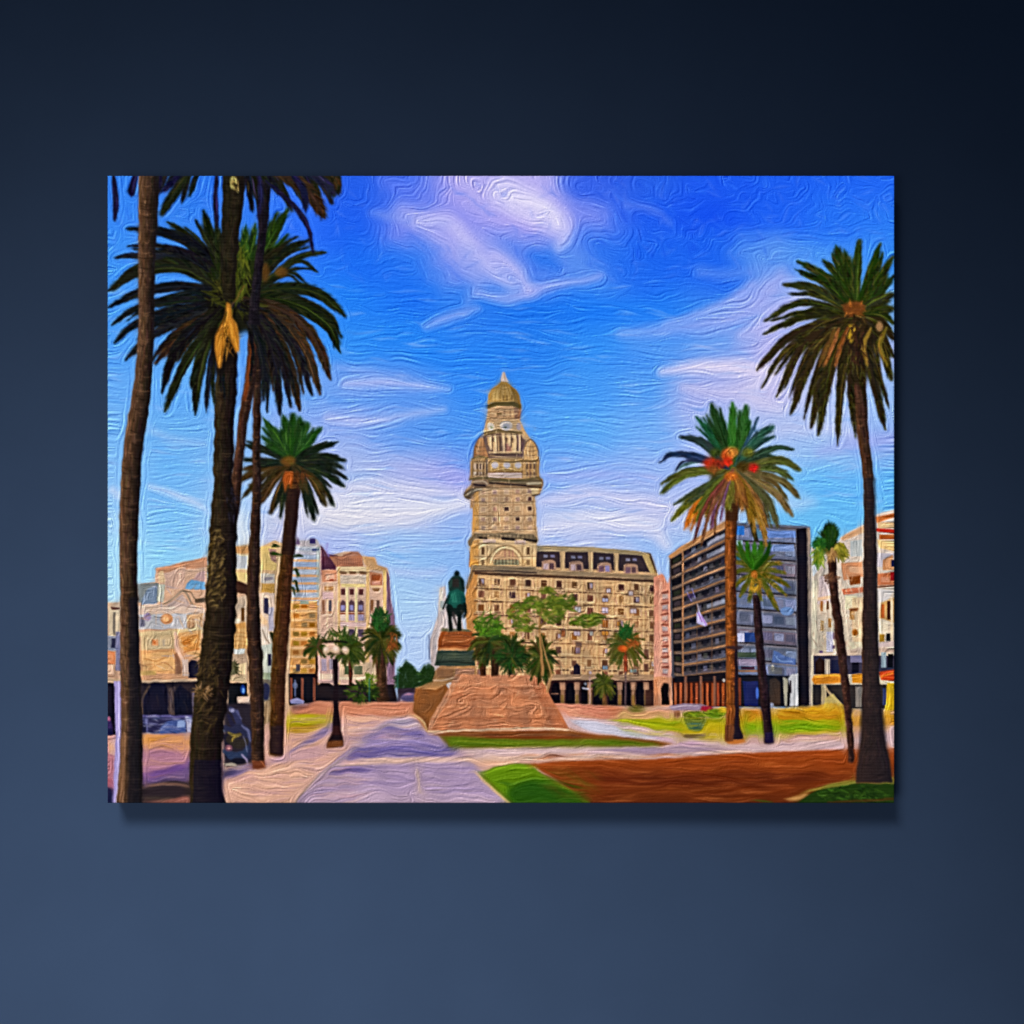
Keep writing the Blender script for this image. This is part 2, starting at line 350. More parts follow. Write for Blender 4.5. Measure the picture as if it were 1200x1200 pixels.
rect(229,701,241,706, (88,76,64), .8)
poly([(161,710),(188,708),(240,714),(240,722),(161,722)], (222,196,178), .9)
poly([(163,720),(240,718),(238,737),(163,737)], (196,200,208), .85)
rect(164,723,170,734, (110,108,130), .9); ell(173,723,4.5,5, (168,148,186), .9)
ell(196,725,7.5,6.5, (214,150,100), .95); ell(194,725,4,3.5, (240,185,130), .9)
poly([(219,720),(239,718),(238,738),(219,738)], (216,172,128), .9)
for x in (221,225,229,233): rect(x,724,x+1.6,738, (168,122,84) if x < 228 else (236,206,168), .8)
poly([(163,740),(200,738),(238,734),(238,742),(163,746)], (226,200,152), .9)
poly([(165,744),(205,741),(205,760),(166,762)], (208,182,138), .9)
rect(173,747,200,759, (226,196,152), .8); rect(177,748,187,757, (206,180,140), .9); rect(178,748.5,186,756, (238,172,118), .95); rect(179.5,750,183,754.5, (212,124,66), .95)
rect(191,749,194,757, (196,176,150), .8)
poly([(209,741),(236,738),(236,772),(222,768),(211,758)], (232,178,118), .95)
poly([(212,746),(233,742),(234,762),(216,762)], (222,152,78), .95)
poly([(212,752),(222,747),(224,756),(216,757)], (200,124,50), .8); line([(216,764),(234,760)], 1.4, (190,110,50), .7)
line([(206,742),(207,756),(212,768),(216,774)], 4, (226,186,164), .9, .9)
poly([(165,762),(204,760),(209,772),(212,789),(166,789)], (226,168,110), .95)
poly([(168,766),(202,763),(206,786),(168,786)], (240,186,122), .95)
line([(170,772),(184,774),(198,768)], 1.2, (196,128,68), .7); line([(176,784),(192,776),(204,784)], 1.2, (206,140,84), .7); line([(168,780),(180,778)], 1.1, (206,140,84), .7)
poly([(205,766),(208,764),(214,782),(213,790),(206,790)], (150,106,84), .8)
rect(214,772,221,792, (216,190,176), .9)
poly([(221,792),(221,776),(225,772.5),(230,774),(233,779),(233,794),(221,794)], (44,40,60), 1)
rect(164,786,183,791, (206,170,100), .8)
poly([(128,712),(141,710),(141,745),(128,745)], (218,200,170), .9)
poly([(130,711),(141,711),(141,714),(131,714)], (110,66,60), .9); rect(132.5,717,135.5,744, (120,112,104), .9)
rect(126,745,142,762, (150,156,176), .9); rect(131,748,136,759, (60,60,90), .9); rect(136,740,142,786, (120,120,158), .8)
rect(126,763,135,778, (226,140,92), .9); ell(129,770,4,5,(236,160,110),.8); rect(126,779,134,790, (228,188,160), .9)
rect(143,735,147,800, (190,190,214), .5)
# cornice and dark arcade
poly([(126,794),(160,797),(236,795),(236,800),(160,802),(126,800)], (200,170,140), .95)
poly([(160,800),(240,798),(240,846),(160,846)], (52,44,52), 1)
poly([(126,800),(142,800),(142,870),(126,870)], (36,32,50), 1)
poly([(166,840),(168,815),(178,800),(194,801),(200,815),(200,840)], (34,32,54), 1)
line([(167,838),(168,818),(176,803)], 2.2, (112,88,70), .8)
poly([(197,806),(206,804),(206,838),(198,838)], (104,84,80), .9)
poly([(205,838),(204,812),(212,802),(224,812),(227,840)], (30,30,50), 1)
rect(226,810,229,838, (128,116,140), .8)
# bus and cars
motif('painted_bus')
poly([(163,837),(228,837),(230,860),(160,858),(160,845)], (54,52,86), 1)
rect(166,838,226,840.5, (112,106,158), .9); rect(170,842,174,858, (118,118,160), .9)
poly([(190,850),(196,845),(212,842),(218,848),(218,860),(186,860)], (78,96,150), .95); rect(208,844,217,852, (150,168,206), .95)
poly([(217,838),(228,842),(227,858),(220,858)], (188,186,206), .95)
ell(216,860,6,3.2, (120,130,150), 1); ell(219,860,2.2,1.8, (226,232,240), 1)
rect(160,850,172,860, (30,30,54), 1)
motif('painted_car')
poly([(126,838),(131,844),(133,852),(132,872),(126,874)], (60,44,92), 1); ell(128,842,2.5,3, (190,110,140), .9); rect(127,853,132,870,(28,30,66),.9)
streaks(50,(162,804,228,840),[(20,18,34),(60,50,56),(50,44,70)],(6,14),2.0,1.5,.4,150,sp=.15)
streaks(60,(164,840,228,860),[(30,30,60),(130,130,170),(80,96,140),(190,190,210)],(5,16),1.5,.05,.6,151,sp=.2)
streaks(60,(162,686,240,790),[(240,214,180),(160,120,90),(186,180,196),(226,176,130)],(6,18),1.3,.1,.55,152,sp=.8)
# ---- houses seen between the left trunks
motif('painted_house')
poly([(262,641),(296,637),(298,644),(322,633),(346,640),(346,850),(262,850)], (212,178,134), c2=(196,160,130))
poly([(274,641),(293,640),(293,648),(273,649)], (220,160,96), .9); poly([(276,650),(291,651),(290,667),(276,667)], (186,192,198), .95)
line([(276,650),(291,651),(291,667),(275,667)], 1.4, (232,220,180), .8, raw=True)
poly([(275,670),(290,671),(291,683),(274,680)], (216,190,128), .95)
poly([(273,680),(280,680),(292,686),(291,698),(274,694)], (72,46,38), 1); rect(274,696,288,700, (210,170,140), .9)
poly([(272,700),(289,698),(289,728),(272,728)], (206,180,154), .95); rect(283,712,287,728, (120,80,40), .9)
poly([(271,722),(282,726),(280,732),(271,734)], (228,214,190), .95); poly([(275,731),(288,729),(289,738),(275,737)], (220,160,86), .95)
poly([(270,738),(290,735),(290,760),(268,760)], (232,180,110), .95)
for y in (742,747,752,757): line([(271,y),(280,y-1.5),(289,y)], 1.1, (200,140,76), .7)
rect(274,760,287,766, (222,222,214), 1); rect(268,761,274,766,(100,70,70),.9)
poly([(267,767),(290,766),(290,795),(267,795)], (196,166,138), .95); poly([(279,778),(289,776),(288,790),(280,789)], (236,208,160), .95)
ell(272,783,8,8, (98,94,66), .95); dabs(24,272,783,8,8,[(84,84,54),(120,118,90),(60,64,40)],4,1.6,seed=5)
poly([(264,793),(289,790),(289,800),(264,797)], (190,168,134), .95); rect(268,800,290,846, (28,30,36), 1)
ell(285,808,3,6, (34,70,150), 1); ell(285.5,809,1.3,3, (120,180,245), 1)
poly([(278,816),(294,816),(294,825),(278,824)], (226,196,176), 1)
poly([(306,640),(324,640),(324,668),(306,668)], (222,192,122), .95); poly([(315,643),(324,643),(324,660),(318,656)], (170,130,120), .9)
rect(306,672,322,683, (206,196,182), .95); rect(310,676,320,680, (160,150,156), .9); rect(307,684,322,694, (206,160,80), .95)
poly([(304,695),(322,694),(322,740),(304,740)], (222,196,176), .95); poly([(310,701),(315,701),(315,720),(309,718)], (74,70,98), 1)
rect(315,712,321,739, (170,166,186), .9); poly([(303,716),(314,728),(312,732),(304,730)], (226,190,150), .9)
poly([(305,734),(313,734),(320,752),(322,764),(306,764)], (222,206,190), .95); line([(308,738),(313,750),(318,756)], 1.3, (150,130,110), .8)
poly([(316,740),(324,742),(324,764),(320,754)], (54,62,44), 1)
poly([(306,756),(321,754),(322,796),(306,796)], (188,194,182), .95); rect(314,766,318,780, (52,48,78), 1); rect(308,788,320,796, (150,160,128), .8)
poly([(307,796),(322,796),(322,826),(310,830),(307,810)], (112,104,92), .95); ell(312,810,4.5,10, (52,52,84), .95); poly([(308,822),(321,818),(320,884),(308,890)], (170,140,104), .95)
line([(312,826),(311,850),(312,880)],1.2,(120,92,64),.8); line([(317,826),(317,850),(316,880)],1.2,(206,170,126),.8)
# cyan apartment tower
motif('painted_apartment_block')
poly([(342,633),(347,629),(350,633),(372,632),(376,640),(376,820),(342,820)], (184,180,190), c2=(214,150,96))
poly([(350,629),(346,638),(352,638)], (120,96,130), .9); rect(363,631,370,637, (88,76,132), 1)
f = Q([(343,640),(376,641),(375,712),(342,712)])
for k in range(8):
    v = k / 8
    qr(f, 0, v, .95, v + .085, [(190,196,206),(170,184,206),(166,182,208)][k % 3], .95)
    qr(f, 0, v + .085, .95, v + .118, (226,174,124) if k > 0 else (186,186,200), .95)
    line([f(.05, v + .03), f(.5, v + .045), f(.9, v + .02)], 1.3, (206,214,232) if k % 2 else (150,160,186), .7)
rect(366,643,374.5,645.5, (78,92,150), .95); rect(371,641,375,700,(178,190,176),.45)
f = Q([(341,704),(372,704),(372,790),(340,790)])
for k in range(8):
    v = k / 8
    qr(f, 0, v, 1, v + .125, (224,166,96) if k % 2 else (218,158,88), .95)
    qr(f, 0, v, 1, v + .03, (240,190,134), .95)
    for j in range(3): qr(f, .1 + j * .3, v + .045, .32 + j * .3, v + .105, vary([(176,128,40),(196,124,54),(206,148,96),(150,120,70)][(k + j) % 4], 8), .95)
rect(352,704,362,708,(150,170,160),.8)
rect(347,778,352,786, (92,84,88), .95)
poly([(339,789),(372,789),(373,824),(339,826)], (34,30,38), 1)
for x in (340,353,367): rect(x,794,x+3,822, (150,84,62), .95)
rect(345,796,347,816, (110,120,160), .8); ell(346,803,3,4,(120,128,160),.8)
poly([(340,820),(348,817),(357,821),(356,825),(341,824)], (160,156,200), .95)
# cream building at the corner of the avenue
motif('painted_corner_building')
poly([(376,640),(380,644),(386,651),(404,646),(414,646),(424,651),(440,653),(443,662),(454,665),(456,672),(457,700),(462,730),(462,824),(374,824)], (222,186,158), c2=(220,178,160))
poly([(376,638),(384,649),(396,651),(394,666),(378,668),(377,680)], (108,74,98), 1); poly([(378,652),(394,652),(394,668),(378,667)], (98,54,74), .9)
line([(384,636),(383,645),(386,652)], 1.6, (150,130,200), .8); poly([(402,650),(412,646),(420,646),(425,652),(424,662),(398,662)], (176,124,104), .9)
poly([(386,652),(424,651),(426,664),(394,664)], (190,128,96), .95)
for x in np.arange(396, 424, 2.6): line([(x,654),(x,661)], .9, (140,88,78), .6)
poly([(424,652),(438,653),(442,662),(453,666),(453,669),(434,668),(428,662)], (214,168,118), .95)
poly([(377,668),(395,668),(395,681),(378,682)], (216,150,116), .95); rect(382,672,392,679,(228,180,154),.8); rect(386,678,391,681,(190,100,72),.9)
rect(396,664,399,824, (228,186,120), .8); rect(429,664,433,824, (236,192,128), .9); rect(449,668,453,770, (238,200,130), .95)
rect(399,664,429,672, (236,206,158), .95)
for x in (398,409,421): poly([(x,669),(x+9,670),(x+8,673),(x+1,673)], (150,112,82), .95)
rect(399,674,429,684, (212,194,174), .9); rect(400,684,428,688, (226,204,140), .9)
poly([(433,670),(448,672),(448,686),(434,686)], (196,128,90), .95); poly([(436,674),(447,674),(444,680),(436,680)], (168,88,50), .9); rect(436,681,446,685,(220,160,140),.8)
rect(434,686,449,688.5,(240,200,150),.95); poly([(436,689),(446,689),(444,693),(438,693)], (168,124,84), .95); rect(380,687,391,692,(190,140,88),.9)
for cx, ys in ((402,(693,711,727)),(412,(693,711,727)),(423,(693,711,727))):
    rect(cx-2.5,690,cx+3,697, (122,76,72), 1)
    poly([(cx-3.5,717),(cx-3.5,706),(cx,702.5),(cx+3.8,706),(cx+3.8,717)], (120,90,96) , 1); rect(cx-2.2,709,cx+2.4,715, (168,160,204), .95)
    rect(cx-3.5,718,cx+4,720,(150,84,60),.9); rect(cx-3,720,cx+3.5,727,(176,160,190) if cx > 405 else (232,206,190), .9)
    rect(cx-3.2,737,cx+3.4,746, (96,80,100) if cx > 405 else (222,190,160), .95)
for x in (407,417.5): rect(x-1.2,688,x+1.4,750, (238,220,166), .9)
rect(399,729,429,734, (228,192,186), .9)
for x, c in ((379,(170,120,90)),(387,(100,96,110)),(436,(150,100,60)),(443,(110,84,74))):
    rect(x-1.6,703,x+1.8,716, c, .95); rect(x-2.6,716,x+2.8,719, (188,140,110), .8)
for x in (374,383,391,395): rect(x,684,x+1.6,770, (240,208,170), .7)
rect(378,694,391,702,(214,180,186),.7)
poly([(453,668),(457,676),(458,700),(463,722),(463,824),(454,824)], (134,104,128), .95)
# lower storeys under the palms
rect(372,768,398,800,(206,168,160),1); rect(377,772,383,786,(176,160,180),.9); rect(386,772,391,784,(150,140,160),.8); rect(374,789,392,796,(232,206,180),.9)
rect(398,776,445,796,(214,184,150),1); rect(404,780,412,790,(70,90,60),.9); rect(415,780,425,790,(100,110,80),.9); rect(398,793,440,796,(236,214,180),.9)
poly([(372,803),(376,800),(386,800),(392,804),(398,802),(462,802),(466,822),(372,824)], (42,34,40), 1)
rect(406,806,430,822,(60,44,50),.9)
# distant avenue: street, hedge trees, thin building beyond the statue
motif('painted_tall_building')
poly([(515,688),(522,686),(524,706),(538,706),(545,740),(556,800),(505,800),(504,750),(513,720)], (206,196,196), c2=(200,180,176))
line([(503,744),(503,772)], 1.4, (110,116,150), .9); rect(515,690,519,716,(226,218,206),.9); rect(516,704,523,712,(170,180,180),.8)
for k in range(7): line([(508+k,790-k*8),(515+k*2,740-k*6)], 1.2, (226,206,200), .6)
motif('painted_tree')
dabs(150,477,795,12,14,[(36,60,30),(30,50,26),(56,84,38)],5,2.6,seed=11); poly([(466,812),(467,790),(476,772),(486,782),(491,796),(492,812)], (34,56,28), .8)
dabs(120,501,795,10,12,[(36,62,30),(30,50,26),(60,90,40)],5,2.6,seed=12); poly([(491,806),(494,788),(502,776),(509,782),(509,806)], (36,58,28), .8)
rect(466,806,492,822, (58,46,60), 1, tag=False); 
motif('painted_car'); poly([(468,822),(470,813),(480,811),(490,812),(490,820),(484,822)], (92,84,120), 1); poly([(471,814),(479,812),(486,813),(480,815)], (190,140,160), .9); ell(470,820,1.2,1.6,(240,220,220),.9)

# ---- the palace hotel with its tower
motif('painted_palace'); PAL = cur[0]
body = [(552,666),(556,657),(630,640),(660,642),(740,646),(762,648),(771,672),(773,690),(772,830),(552,830)]
poly(body, (204,166,122), c2=(214,168,118))
poly([(552,668),(560,664),(560,830),(553,830),(547,740),(545,700)], (206,146,82), 1)
poly([(545,690),(551,670),(556,664),(556,670),(549,690)], (130,108,84), .9)
# mansard roof
poly([(627,640),(700,643),(740,646),(762,648),(770,671),(627,664)], (70,58,64), 1)
poly([(627,639),(690,641),(744,645),(760,648),(762,652),(740,650),(690,647),(627,646)], (166,148,116), 1)
for k, x in enumerate((659,692,722)): poly([(x-3,646+k),(x+3,646+k),(x+2.5,671),(x-2,671)], (200,168,124), .95)
poly([(752,650),(760,650),(769,671),(762,672)], (190,164,110), .95)
for k, x in enumerate((643,675,708,739)):
    y = 656 + k * 1.4
    poly([(x-8.5,y+12),(x-8,y+2),(x-4,y),(x+4,y),(x+8,y+2),(x+9,y+12)], (176,138,116), .95)
    rect(x-6,y+4,x-.5,y+11, (196,170,176) if k < 2 else (122,92,110), .9); rect(x+1,y+4,x+6,y+11, (96,72,82) if k != 2 else (150,140,190), .9)
    rect(x-6,y-6,x-1,y-3, (150,150,176), .8); rect(x+2,y-6,x+7,y-3, (140,138,176), .8)
# cornice
f = Q([(556,664),(772,674),(771,830),(553,830)])
qr(f, -.02, 0, 1.01, .035, (160,134,104), .95); qr(f, 0, .035, 1, .055, (84,60,50), .9)
FL = [.10, .19, .285, .375, .475, .575, .67, .745]
cols_ = np.linspace(.04, .965, 12)
for k, v in enumerate(FL):
    for j, u in enumerate(cols_):
        dk = [(112,74,56),(132,86,62),(164,108,66),(98,66,60),(174,114,60),(176,130,90)][(k * 7 + j * 3 + (k * j) % 4) % 6]
        if rs.rand() < .05: continue
        gl = (206,198,222) if (k * 5 + j * 3) % 7 == 0 else None
        window(f, u + rs.normal(0, .001), v + rs.normal(0, .002), .028 + rs.uniform(-.003, .005), .050 + rs.uniform(-.006, .006), dk, (232,192,142), (206,162,110) if k % 2 else (126,92,68), gl)
    qr(f, 0, v + .038, 1, v + .046, (236,200,150), .65); qr(f, 0, v + .047, 1, v + .056, (124,84,60), .7)
    for j in range(9):
        u = rs.uniform(0, .9); line([f(u, v + .052), f(u + rs.uniform(.04, .12), v + .052)], 1.5, (84,58,46), .6, .6)
        u = rs.uniform(0, .9); line([f(u, v + .03), f(u + rs.uniform(.03, .08), v + .03)], 1.2, (246,214,166), .6, .6)
for u in np.linspace(.085, .92, 11):
    qr(f, u - .006, .06, u + .004, .86, (240,204,146), .5); qr(f, u + .005, .06, u + .009, .86, (176,124,78), .4)
for k in range(420):
    u, v = rs.uniform(.02,.98), rs.uniform(.07,.84); p = f(u, v)
    line([p, p + (rs.uniform(-1,1), rs.uniform(3,7))], rs.uniform(.7,1.3), vary([(140,100,72),(238,200,150),(196,142,96),(196,146,128)][rs.randint(4)], 8), .6, .6, raw=True)
for k in range(260):
    u, v = rs.uniform(.02,.98), rs.uniform(.07,.84); p = f(u, v)
    line([p, p + (rs.uniform(4,9), rs.uniform(0,.8))], rs.uniform(.7,1.2), vary([(150,104,66),(244,208,150)][rs.randint(2)], 8), .5, .6, raw=True)
for (x, y, w, h, c) in ((713,692,5,5,(222,214,226)),(739,695,6,6,(226,216,220)),(709,703,7,5,(206,206,236)),(709,715,8,7,(220,208,232)),(742,716,8,6,(222,210,222)),(677,714,8,7,(206,206,206)),
        (709,731,8,10,(196,122,50)),(709,742,9,6,(228,152,52)),(676,742,8,6,(222,206,222)),(660,742,4,8,(198,110,50)),(725,731,5,6,(206,146,60)),(677,762,6,8,(156,136,160)),(678,755,7,5,(120,96,86)),
        (693,742,4,6,(206,214,206)),(645,784,5,6,(186,190,206)),(709,782,7,5,(142,176,200)),(742,786,9,4,(132,160,160)),(757,766,4,10,(130,84,60)),(757,782,4,8,(110,70,56))):
    w, h = w * .82, h * .82
    rect(x-w/2-1.2,y-h/2-1.5,x+w/2+1.2,y+h/2+1, (124,88,72), .7); rect(x-w/2,y-h/2,x+w/2,y+h/2, c, .85); rect(x-.5,y-h/2,x+.5,y+h/2,(124,92,80),.6)
# arcade
poly([(640,790),(771,790),(771,797),(640,797)], (168,134,104), .95)
poly([(640,797),(771,796),(771,828),(640,828)], (66,42,42), 1)
line([(642,796),(690,794),(730,797),(768,796)], 1.2, (210,170,136), .8)
for x in (651,668,686,700,718,734,750):
    poly([(x-5,828),(x-5,806),(x-3,801),(x,799.5),(x+4,801),(x+6,806),(x+6,828)], (26,22,32), 1)
for x in (659,676,691,726,742,757): rect(x-2.4,802,x+2.4,826, (158,116,86), .95); rect(x-3.4,799,x+3.4,808, (190,142,112), .8); rect(x-1.8,814,x+1.8,826,(128,98,44),.8)
poly([(672,790),(672,780),(676,777),(680,780),(680,790)], (52,44,60), 1)
line([(691,793),(691,824)], 1.8, (176,140,130), .95); line([(683,806),(689,807)], 2, (200,196,210), .9); ell(686,801,1.6,1.6,(150,150,160),1)
rect(756,808,766,830,(84,52,44),1)
# tower shaft, top to bottom
TB = (202,164,120)
poly([(551,660),(553,640),(553,625),(556,575),(548,578),(545,574),(554,565),(558,545),(566,516),(572,478),(578,478),(604,478),(612,500),(622,515),(629,530),(631,560),(636,564),(634,576),(627,582),(630,630),(628,660)], TB, 1)
poly([(549,664),(551,640),(556,628),(556,664)], (190,130,76), 1)
# lower arch storey
rect(551,632,628,664, (222,184,130), 1); poly([(552,634),(562,632),(561,664),(551,664)], (224,160,78), 1)
for k, (r, c) in enumerate(((21,(176,140,94)),(19,(238,206,150)),(16.5,(170,132,92)),(15,(214,164,116)))):
    t = np.linspace(math.pi, 2 * math.pi, 16); poly(list(np.c_[593 + r * np.cos(t), 660 + r * 1.05 * np.sin(t)]), c, .95)
rect(578,656,608,662, (150,150,120), .9)
for x in range(580,608,4): rect(x,655,x+1.5,662,(112,96,76),.8)
for x in (592,597,601): line([(x,645),(x,652)],1.3,(176,110,100),.7)
for x in (566,619): rect(x-1.6,641,x+1.6,650,(112,78,52),.95); rect(x-2,656,x+2,662,(140,110,78),.8)
for x in (560.5,571,612,624): line([(x,634),(x,663)],1.1,(170,128,84),.6)
poly([(551,662),(628,664),(628,668),(551,667)], (150,128,100), .95); line([(554,669),(590,669),(628,671)],1.6,(72,54,50),.9)
# belt cornice
poly([(548,634),(556,625),(580,625),(592,623),(610,626),(624,626),(631,632),(630,635),(620,633),(596,631),(575,629),(556,631),(552,640),(549,640)], (142,120,90), 1)
for x in np.arange(560,628,5): line([(x,627),(x,630)],1.2,(98,76,60),.6)
line([(562,630),(570,631)],2.6,(62,50,46),.95); line([(589,631),(602,632)],3.2,(62,50,50),.95); line([(615,632),(628,634)],3,(70,58,54),.95)
rect(566,632,581,636,(206,176,164),.8); rect(603,633,616,638,(206,176,170),.8)
# plain storeys
poly([(555,580),(556,572),(626,568),(627,624),(554,624)], (208,164,116), 1); poly([(554,576),(561,574),(561,623),(554,623)], (226,164,84), 1)
f = Q([(562,572),(625,570),(625,624),(562,624)])
for j, u in enumerate((.07,.28,.5,.71,.93)):
    for k, v in enumerate((.1,.27,.48,.7,.9)):
        dk = (92,62,60) if (j, k) in ((2,2),(3,3),(4,2),(4,1)) else [(190,146,116),(176,140,124),(206,166,132)][(j + k) % 3]
        window(f, u, v, .075, .09, dk, (238,198,150), (164,120,84) if (j + k) % 2 else None)
for u in (.17,.39,.61,.82): qr(f, u-.01,.02,u+.008,.98,(196,148,104),.55); qr(f, u-.025,.02,u-.01,.98,(244,206,160),.5)
for v in (.19,.38,.6,.8): qr(f, 0,v,1,v+.018,(190,142,98),.55)
# balcony ring
poly([(545,582),(544,576),(553,570),(566,566),(574,560),(636,561),(637,568),(632,580),(626,580),(626,571),(570,573),(558,576),(551,586)], (176,134,92), 1)
poly([(544,583),(543,579),(552,572),(562,572),(566,574),(556,577),(549,586)], (122,100,78), 1); poly([(551,586),(556,580),(556,594),(551,596)],(206,156,106),1)
line([(545,581),(555,575),(564,573)],1.5,(206,184,150),.9)
poly([(572,560),(600,562),(634,561),(637,566),(634,570),(618,568),(590,565),(572,565)], (126,106,76), 1); line([(574,566),(600,568),(616,569)],2.2,(66,50,48),.9)
line([(618,567),(634,566)],2.6,(196,176,140),.9); line([(618,570),(634,571)],1.8,(70,54,46),.9); poly([(622,572),(632,572),(631,580),(624,580)],(214,182,130),1); line([(624,581),(632,579)],1.4,(86,66,56),.9)
poly([(553,562),(570,562),(572,568),(566,572),(552,570)], (150,116,90), 1); line([(553,565),(566,564),(571,567)],1.8,(206,176,140),.9); line([(556,568),(568,569)],2.4,(70,52,54),.9)
# arcaded storey
poly([(550,562),(552,540),(558,535),(632,535),(632,562)], (196,150,92), 1); poly([(550,562),(553,540),(568,540),(570,562)], (186,146,98), 1)
rect(569,538,572,562,(116,96,84),.8)
for x in (580,594,607): poly([(x-5.5,552),(x-5.5,543),(x-3,539),(x+3,539),(x+5,543),(x+5,552)],(226,184,110),.95); ell(x,545,4,4,(198,188,196),.95); line([(x-3,550),(x+3,550)],1.2,(120,86,50),.8)
rect(572,554,612,560,(224,196,190),.9); line([(572,553),(612,553)],1.1,(140,96,50),.9)
for x in (557,563): ell(x,547,2.5,4,(214,180,150),.9); rect(x-2,553,x+2,557,(224,200,176),.9)
for x in (617,621,626): line([(x,541),(x,560)],1.5,(228,186,130) if x != 621 else (150,100,80),.8)
line([(550,562),(556,561),(570,560),(600,563),(632,560)],2.4,(112,96,60),.8)
# side domes
poly([(555,536),(556,524),(561,514),(566,512),(571,518),(573,536)], (196,136,84), 1); line([(560,534),(562,520),(565,514)],1.3,(224,170,110),.8); line([(567,534),(567,520)],1.2,(160,104,70),.7)
poly([(613,538),(613,526),(617,518),(622,516),(627,520),(630,528),(630,538)], (218,170,108), 1)
for x in (617,621,625): line([(x,536),(x+.3,520)],1,(170,124,76),.7)
for cx in (563,622):
    for dy in (522,527,532): line([(cx-6,dy+1),(cx,dy+2),(cx+6,dy+1)],1.0,(128,94,68),.7)
    for dx in (-4,0,4): rect(cx+dx-1,543,cx+dx+1,550,(104,76,62),.85); rect(cx+dx-1,553,cx+dx+1,558,(120,88,68),.8)
line([(553,538),(562,535),(572,537)],2,(140,118,70),.9); line([(572,537),(592,541),(614,540),(630,540)],2,(140,110,66),.9)
line([(555,537),(556,524),(561,514),(566,511),(571,518)],1.3,(104,74,60),.75); line([(613,538),(613,527),(617,518),(622,515),(627,520),(631,530),(631,540)],1.4,(104,78,64),.8); line([(619,534),(618,524),(621,518)],1.2,(244,206,150),.8)
for x in (554,560,567,612,617,628): line([(x,541),(x,560)],1.1,(120,88,62),.6)
# middle drum
poly([(566,512),(570,508),(605,508),(616,516),(613,537),(573,537),(569,524)], (126,98,88), 1)
poly([(571,512),(584,510),(585,528),(580,530),(572,522)],(224,180,124),1); poly([(588,508),(605,508),(606,530),(600,530),(597,520),(589,520)],(226,186,130),1)
line([(586,508),(586,532)],1.6,(120,92,70),.9); poly([(590,520),(598,520),(600,530),(592,532)],(190,130,110),.9); poly([(606,510),(614,520),(612,536),(607,532)],(140,106,110),.9); line([(590,514),(604,515)],1.1,(176,130,84),.8)
for x, w, y1 in ((575,2.6,527),(580.5,2.4,531),(590.5,2.4,531),(597,2.6,523),(603.5,2.6,531),(609,2,532)):
    rect(x-w/2,509,x+w/2,y1,(226,192,146),.9); line([(x+w/2+.9,509),(x+w/2+.9,y1+1)],1.3,(96,72,64),.85)
for x, y in ((577.5,512),(593.7,513),(600.3,513)): rect(x-1,y,x+1,y+6,(104,80,72),.85)
rect(572,529,612,531.5,(214,178,128),.85); rect(572,532,612,533.5,(96,72,62),.7)
line([(575,534),(592,536),(612,536)],1.4,(196,160,110),.8)
poly([(566,506),(570,496),(574,490),(608,490),(613,500),(616,512),(600,506),(584,504),(570,510)], (206,168,120), 1)
poly([(566,508),(576,505),(584,503),(600,505),(612,506),(612,509),(600,508),(584,507),(570,511)], (134,110,72), 1)
ell(593,499,7.5,6,(200,186,176),.95); ell(593,500,4.5,3.8,(164,166,178),.9); ell(592,501,1.5,1.5,(104,116,96),.9); ell(575,500,4.5,4.5,(216,204,190),.9); ell(576,501,1.6,1.4,(130,146,90),.8); ell(608,500,3,4.5,(176,160,170),.9)
poly([(572,473),(610,473),(611,478),(609,492),(573,494)], (206,158,108), 1); poly([(602,478),(611,478),(610,492),(603,492)],(150,108,86),.9)
for x in (584,591,598): line([(x,480),(x,488)],1.2,(150,108,78),.8)
line([(574,484),(590,486),(606,485)],1.2,(240,200,144),.8); rect(582,484,588,486,(130,96,50),.9)
poly([(570,480),(571,475),(580,470),(605,470),(611,475),(611,480),(600,476),(584,476)], (112,96,54), 1)
# cupola
poly([(571,474),(572,463),(576,456),(584,450),(588,446),(592,446),(597,450),(605,457),(609,464),(610,474),(604,471),(580,471)], (192,150,78), 1)
poly([(598,452),(605,457),(609,464),(610,474),(603,472)], (150,116,58), .9); poly([(577,462),(583,454),(584,468),(578,470)],(218,178,100),.9)
for x in (580,586,592,598,603): line([(x,470),(590+(x-590)*.85,458),(590+(x-590)*.3,449)],.9,(150,108,30),.6)
for x in (590,594,600): line([(x,464),(x,469)],1.2,(112,78,30),.8)
poly([(586,447),(588,441),(589,436),(592,436),(593,441),(596,448)], (214,196,190), 1); line([(591,437),(592,446)],.8,(160,130,110),.7)
for y in (479,490,509,536,541,556,571,588,604,620,636,652): line([(556 if y > 536 else 572,y),(592,y+1),(628 if y > 536 else 608,y)],1.1,(112,84,60),.5); line([(556 if y > 536 else 572,y+1.8),(628 if y > 536 else 608,y+1.8)],.9,(246,214,164),.45)
streaks(150, (556,500,628,664), [(244,210,156),(150,108,72),(206,160,110)], (3,7), 1.1, math.pi/2, .5, 9, sp=.5)
# ---- pink house
motif('painted_pink_house')
poly([(766,676),(776,672),(782,684),(787,668),(790,668),(791,832),(766,832)], (228,150,120), c2=(226,170,150)); rect(772,682,776,790,(238,176,148),.7); rect(786,690,789,792,(240,180,170),.7)
for k in range(8):
    y = 694 + k * 12.5; poly([(774,y),(783,y-1.5),(784,y+1),(775,y+2)], (150,80,66), .95); rect(776,y+2.5,782.5,y+8,(190,170,170) if k % 2 else (206,176,166),.9); rect(775.5,y+7.5,783,y+9.5,(176,108,100),.8)
rect(766,793,791,832,(214,150,112),1); poly([(775,826),(775,806),(778,800),(783,801),(784,826)],(30,22,30),1); rect(786,797,790,826,(222,156,120),.9); rect(766,796,771,826,(200,130,90),.9)
